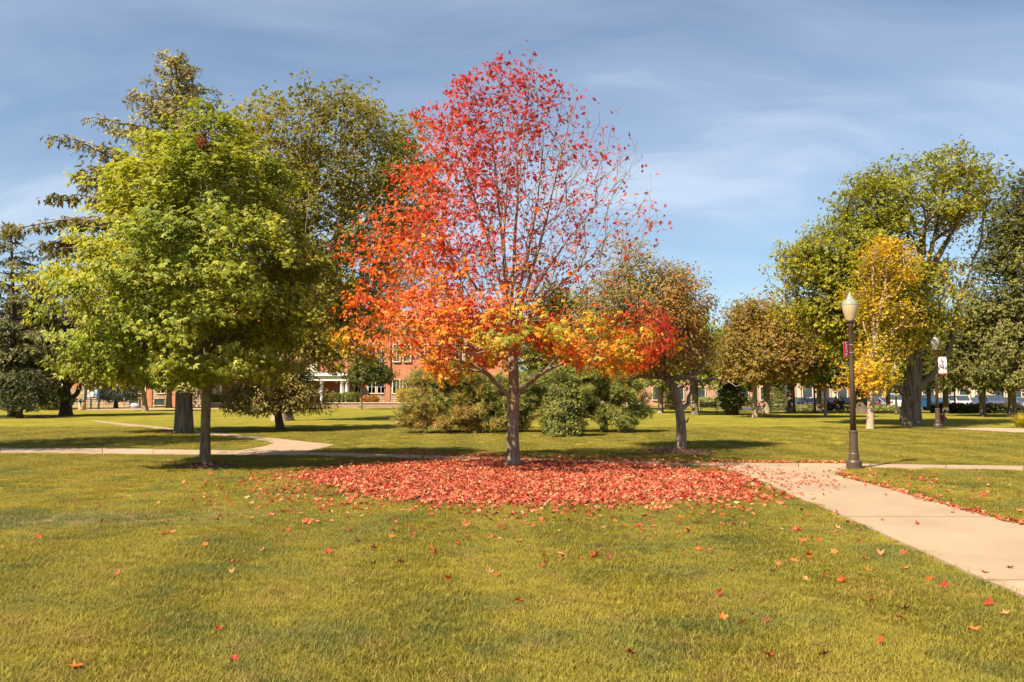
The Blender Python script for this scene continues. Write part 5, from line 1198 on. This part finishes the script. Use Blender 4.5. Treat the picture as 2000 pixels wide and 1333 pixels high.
# ------------------------------------------------------------------ buildings
def window(parent, x0, x1, z0, z1, y, mull=True, fm=None):
    fm = fm or M_LIME
    o = MB(); t = .12
    o.box(x0 - t, x0, y - .10, y + .1, z0 - t, z1 + t); o.box(x1, x1 + t, y - .10, y + .1, z0 - t, z1 + t); o.box(x0, x1, y - .10, y + .1, z1, z1 + t); o.box(x0, x1, y - .14, y + .1, z0 - t, z0)
    w_ = o.build('window', fm, parent)
    MB().box(x0, x1, y - .02, y + .02, z0, z1).build('pane', M_DGLASS, w_)
    if mull:
        xm, zm = (x0 + x1) / 2, (z0 + z1) / 2
        MB().box(xm - .03, xm + .03, y - .05, y - .022, z0, z1).build('mullion', M_LIME, w_)
    return w_
def main_hall():
    r = empty('brick_hall', (0, 0, 0)); tag(r, 'red brick campus hall with white columned portico and stone base', 'building')
    xa, xb = X(60), X(1010)
    MB().box(xa, xb, YB, YB + 14, 2.3, 9.2).build('wall', M_BRICK, r)
    MB().box(xa - .1, xb + .1, YB - .12, YB + 14, -.2, 2.297).build('stone_base', M_STONE, r)
    MB().box(xa - .3, xb + .3, YB - .35, YB + 14.3, 9.203, 9.55).build('cornice', M_WHITE, r)
    mb = MB(); a, b, y0, y1 = xa - .6, xb + .6, YB - .7, YB + 14.7
    mb.add([(a, y0, 9.553), (b, y0, 9.553), (b, y1, 9.553), (a, y1, 9.553), (a + 6, (y0 + y1) / 2, 12.2), (b - 6, (y0 + y1) / 2, 12.2)], [(0, 3, 2, 1), (0, 1, 5, 4), (2, 3, 4, 5), (3, 0, 4), (1, 2, 5)]); mb.build('roof', M_TILE, r)
    for px in (95, 293, 340, 448, 610, 757, 818, 880, 940): 
        x = X(px); MB().box(x - .32, x + .32, YB - .20, YB - .123, -.1, 9.1).build('pilaster', M_BRICK, r)
    for px0, px1 in ((108, 122), (255, 268), (270, 284), (308, 322), (350, 364), (366, 380), (694, 706), (720, 733), (738, 751), (768, 780), (788, 801), (830, 842), (846, 860), (890, 903), (908, 922), (955, 968)):
        window(r, X(px0), X(px1), Z(768), Z(743), YB - .10); window(r, X(px0), X(px1), Z(706), Z(674), YB - .05)
    for px0, px1 in ((255, 272), (304, 324), (352, 372)): window(r, X(px0), X(px1), .25, .95, YB - .17, False, M_STONE)
    # limestone bay above the portico
    MB().box(X(590), X(620), YB - .32, YB - .003, Z(730), Z(690)).build('limestone_panel', M_LIME, r)
    # portico
    y0 = YB - 3.2; xl, xr = X(570, y0), X(684, y0)
    pz = Z(744, y0); p = MB().box(xl, xr, y0, YB - .13, pz, pz + .55).build('portico_beam', M_WHITE, r)
    MB().box(xl - .25, xr + .25, y0 - .25, YB - .22, pz + .553, pz + .85).build('portico_cornice', M_WHITE, p); MB().box(xl - .1, xr + .1, y0 - .1, YB - .22, pz + .853, pz + 1.0).build('portico_roof', simple('grey_lead', (.2, .2, .21), .6), p)
    for px in (577, 628, 668, 678):
        x = X(px, y0 + .3); MB().lathe([(.34, .3), (.34, .5), (.26, .55), (.25, 1.6), (.21, pz - .25), (.28, pz - .2), (.28, pz - .004)], 16, (x, y0 + .35, 0)).build('column', M_WHITE, r, True)
    MB().box(xl - .4, xr + .4, y0 - .3, YB - .13, -.1, .30).build('porch_floor', M_LIME, r)
    MB().box(X(582), X(598), YB - .22, YB - .125, .3, 2.8).build('door', simple('red_door', (.18, .03, .03), .5), r)
    MB().box(X(608, y0 + .5), X(615, y0 + .5), y0 + .5, y0 + .55, 1.75, 2.35).build('porch_sign', simple('dark_red_sign', (.25, .02, .03), .6), r)
    # side porch with two slim white posts
    y1 = YB - 2.0; q = MB().box(X(404, y1), X(440, y1), y1, YB - .215, 3.2, 3.6).build('side_porch_roof', M_WHITE, r)
    for px in (418, 429): MB().lathe([(.17, 0), (.17, .3), (.13, .35), (.12, 2.9), (.16, 3.0), (.16, 3.195)], 12, (X(px, y1), y1 + .25, 0)).build('side_porch_post', M_WHITE, r, True)
main_hall()
def garden_wall():
    x0, x1 = X(400, 91.5), X(835, 91.5); r = empty('garden_wall', (0, 0, 0)); tag(r, 'low pinkish stone retaining wall edging the far lawn', 'wall')
    MB().box(x0, x1, 91.5, 91.9, -.2, .52).build('stonework', M_WSTONE, r)
    n = 26
    for k in range(n):
        a, b = x0 + (x1 - x0) * k / n, x0 + (x1 - x0) * (k + 1) / n; MB().box(a + .01, b - .01, 91.42, 91.98, .523, .60, .008).build('coping_stone', M_LIME, r)
    tag(MB().box(x0, x1, 91.9, 96.85, -.1, .5).build('planting_bed', M_MULCH), 'raised soil bed behind the stone retaining wall', kind='structure')
garden_wall()
def long_hall():
    Yb = 118.0; r = empty('brick_block', (0, 0, 0)); tag(r, 'long pinkish brick building behind the parked cars', 'building')
    xa, xb = X(1255, Yb), X(2100, Yb); zg = -.5
    MB().box(xa, xb, Yb, Yb + 12, zg, 7.0).build('wall', M_BRICK2, r); MB().box(xa - .3, xb + .3, Yb - .3, Yb + 12.3, 7.003, 7.5).build('parapet', M_LIME, r)
    for k, px in enumerate(range(1560, 2090, 34)):
        x = X(px, Yb); MB().box(x - .22, x + .22, Yb - .25, Yb - .003, zg, 7.0).build('pilaster', M_LIME, r)
        window(r, x + .55, x + 1.9, .6, 2.6, Yb - .05, False); window(r, x + .55, x + 1.9, 3.9, 6.0, Yb - .05, False)
    for px in range(1275, 1550, 42):
        x = X(px, Yb); window(r, x, x + 1.3, .7, 2.5, Yb - .05, False); window(r, x, x + 1.3, 3.9, 5.8, Yb - .05, False)
    # deep red wing
    r2 = empty('red_wing', (0, 0, 0)); tag(r2, 'deep red single-storey wing glimpsed behind the pines', 'building')
    y = 104; xa, xb = X(1075, y), X(1252, y); M_RED = simple('crimson_cladding', (.30, .03, .035), .7)
    MB().box(xa, xb, y, y + 9, -.2, 2.9).build('wall', M_RED, r2); MB().box(xa - .4, xb + .4, y - .5, y + 9.5, 2.903, 3.3).build('roof', M_DGLASS, r2)
    MB().box(xa - .05, xb + .05, y - .08, y - .003, -.1, .6).build('plinth', M_LIME, r2)
    for px in (1100, 1130, 1160, 1196, 1226): window(r2, X(px, y), X(px, y) + .9, 1.0, 2.2, y - .05, False, M_RED)
long_hall()
# car park
mb = MB(); mb.add([(26.5, 90.5, -.335), (90, 90.5, -.335), (90, 115, -.335), (26.5, 115, -.335)], [(0, 1, 2, 3)]); tag(mb.build('car_park', M_ASPH), 'grey asphalt car park before the long brick building', kind='structure')
TYRE = simple('tyre_rubber', (.02, .02, .02), .9); RIM = simple('alloy_rim', (.45, .45, .46), .35, .8); LAMPW = simple('headlamp_lens', (.6, .6, .58), .2); LAMPR = simple('tail_lamp_lens', (.35, .02, .02), .3); PLATE = simple('plate_white', (.6, .6, .6), .6)
CARP = {}
def paint(c):
    if c not in CARP: CARP[c] = simple('car_paint', c, .22, .25, .04, spec=.7)
    return CARP[c]
def car(label, loc, rz, c, kind):
    r = empty('parked_car', loc, rz); tag(r, label, 'car', 'cars parked before the brick building')
    if kind == 'suv': low = [(-2.3, .35), (-2.32, .85), (-2.2, 1.05), (-1.0, 1.12), (2.25, 1.1), (2.35, .9), (2.32, .35)]; cab = [(-1.1, 1.11), (-.35, 1.68), (1.75, 1.72), (2.2, 1.11)]
    elif kind == 'pickup': low = [(-2.7, .45), (-2.72, .95), (-2.6, 1.15), (-1.2, 1.2), (2.7, 1.18), (2.75, .95), (2.72, .45)]; cab = [(-1.3, 1.19), (-.6, 1.85), (.7, 1.88), (1.0, 1.19)]
    else: low = [(-2.25, .3), (-2.3, .65), (-2.15, .85), (-1.0, .95), (1.7, .98), (2.25, .9), (2.3, .65), (2.25, .3)]; cab = [(-1.15, .94), (-.3, 1.42), (.95, 1.44), (1.75, .97)]
    hw = .92; P = paint(c)
    # rotate so nose (-x) turns to -y : build along x, parent handles heading
    def body(poly, w0, w1):
        n = len(poly); V = []
        for y, inset in ((-w0, 0), (-w1, 1), (w1, 1), (w0, 0)):
            pass
        c0 = np.mean(poly, axis=0); pin = [(c0[0] + (a - c0[0]) * .985, c0[1] + (b - c0[1]) * .95) for a, b in poly]
        rings = [(pin, -w0), (poly, -w0 + .08), (poly, w0 - .08), (pin, w0)]
        for pl, y in rings: V += [(a, y, b) for a, b in pl]
        F = [list(range(n)), [3 * n + i for i in range(n)][::-1]]
        for k in range(3):
            for i in range(n): F.append((k * n + i, (k + 1) * n + i, (k + 1) * n + (i + 1) % n, k * n + (i + 1) % n))
        m = MB(); m.add(V, F); return m
    body(low, hw, hw).build('body', P, r)
    body(cab, hw - .1, hw - .1).build('cabin_glass', M_DGLASS, r)
    rf = MB(); a, b = cab[1], cab[2]; rf.box(a[0] - .03, b[0] + .03, -(hw - .13), hw - .13, a[1] - .03, b[1] + .035, .02); rf.build('roof', P, r)
    for (p0, p1) in ((cab[0], cab[1]), (cab[3], cab[2])):
        for sy in (-1, 1): MB().tube([(p0[0], sy * (hw - .12), p0[1]), (p1[0], sy * (hw - .14), p1[1])], .045, 5).build('pillar', P, r)
    wr = .34 if kind == 'car' else .39
    for x in (low[0][0] + .85, low[-1][0] - .9):
        for sy in (-1, 1):
            wv = MB().tube([(x, sy * (hw - .20), wr), (x, sy * (hw + .01), wr)], wr, 14).build('wheel', TYRE, r); MB().tube([(x, sy * (hw + .005), wr), (x, sy * (hw + .02), wr)], wr * .6, 10).build('rim', RIM, wv)
    zl = low[1][1] - .02
    for sy in (-1, 1):
        MB().box(low[1][0] - .015, low[1][0] + .1, sy * .7 - .17, sy * .7 + .17, zl - .12, zl + .03).build('headlight', LAMPW, r); MB().box(low[-2][0] - .1, low[-2][0] + .015, sy * .74 - .13, sy * .74 + .13, zl - .1, zl + .1).build('tail_light', LAMPR, r)
    MB().box(low[1][0] - .02, low[1][0] + .05, -.45, .45, zl - .22, zl - .08).build('grille', M_BLACK, r); MB().box(low[1][0] - .028, low[1][0] - .018, -.2, .2, zl - .38, zl - .27).build('number_plate', PLATE, r)
cars = [(1562, (.02, .03, .05), 'car', 'dark blue sedan'), (1584, (.55, .56, .58), 'car', 'white hatchback'), (1618, (.12, .06, .05), 'car', 'maroon sedan'), (1652, (.07, .10, .15), 'car', 'slate blue sedan'), (1700, (.03, .035, .045), 'suv', 'black estate'),
        (1722, (.30, .35, .40), 'car', 'silver-blue sedan'), (1748, (.62, .62, .62), 'pickup', 'white pickup'), (1812, (.02, .09, .22), 'suv', 'bright blue estate'), (1838, (.16, .18, .22), 'car', 'steel grey sedan'),
        (1862, (.58, .58, .58), 'suv', 'white estate'), (1893, (.10, .13, .18), 'car', 'grey-blue sedan'), (1922, (.09, .12, .20), 'suv', 'dark blue estate'), (1958, (.05, .06, .08), 'car', 'charcoal sedan'), (1990, (.2, .22, .25), 'car', 'mid grey sedan')]
rngc = random.Random(4)
near = ['by the thin far lamp post', 'behind the pale sapling', 'behind the seated people', 'seen between sapling and lamp post', 'behind the golden birch', 'left of the pickup', 'between birch and huge trunk', 'right of the huge forked trunk', 'behind the bannered lamp', 'right of the bannered lamp', 'over the dark hedge', 'behind the hedge tree', 'past the hedge tree', 'by the right edge oak']
for (px, c, k, nm), nr_ in zip(cars, near):
    Yc = 96.5 + rngc.uniform(-.6, .6); car(nm + ' parked ' + nr_, (at(px, 780, Yc)[0], Yc, -.33), pi / 2 + rngc.uniform(-.5, .5) + (pi if rngc.random() < .4 else 0), c, k)
# small red sign by the car park
g = at(1640, 790, 88); sr = empty('road_sign', (g[0], 88, -.3)); tag(sr, 'small red sign on a thin post beside the car park', 'sign')
MB().tube([(0, 0, -.1), (0, 0, 3.0)], .035, 6).build('post', M_STEEL, sr)
oc8 = [(.36 * cos(pi / 8 + k * pi / 4), 2.75 + .36 * sin(pi / 8 + k * pi / 4)) for k in range(8)]
MB().side(oc8, -.06, -.04).build('plate', M_REDBAN, sr)
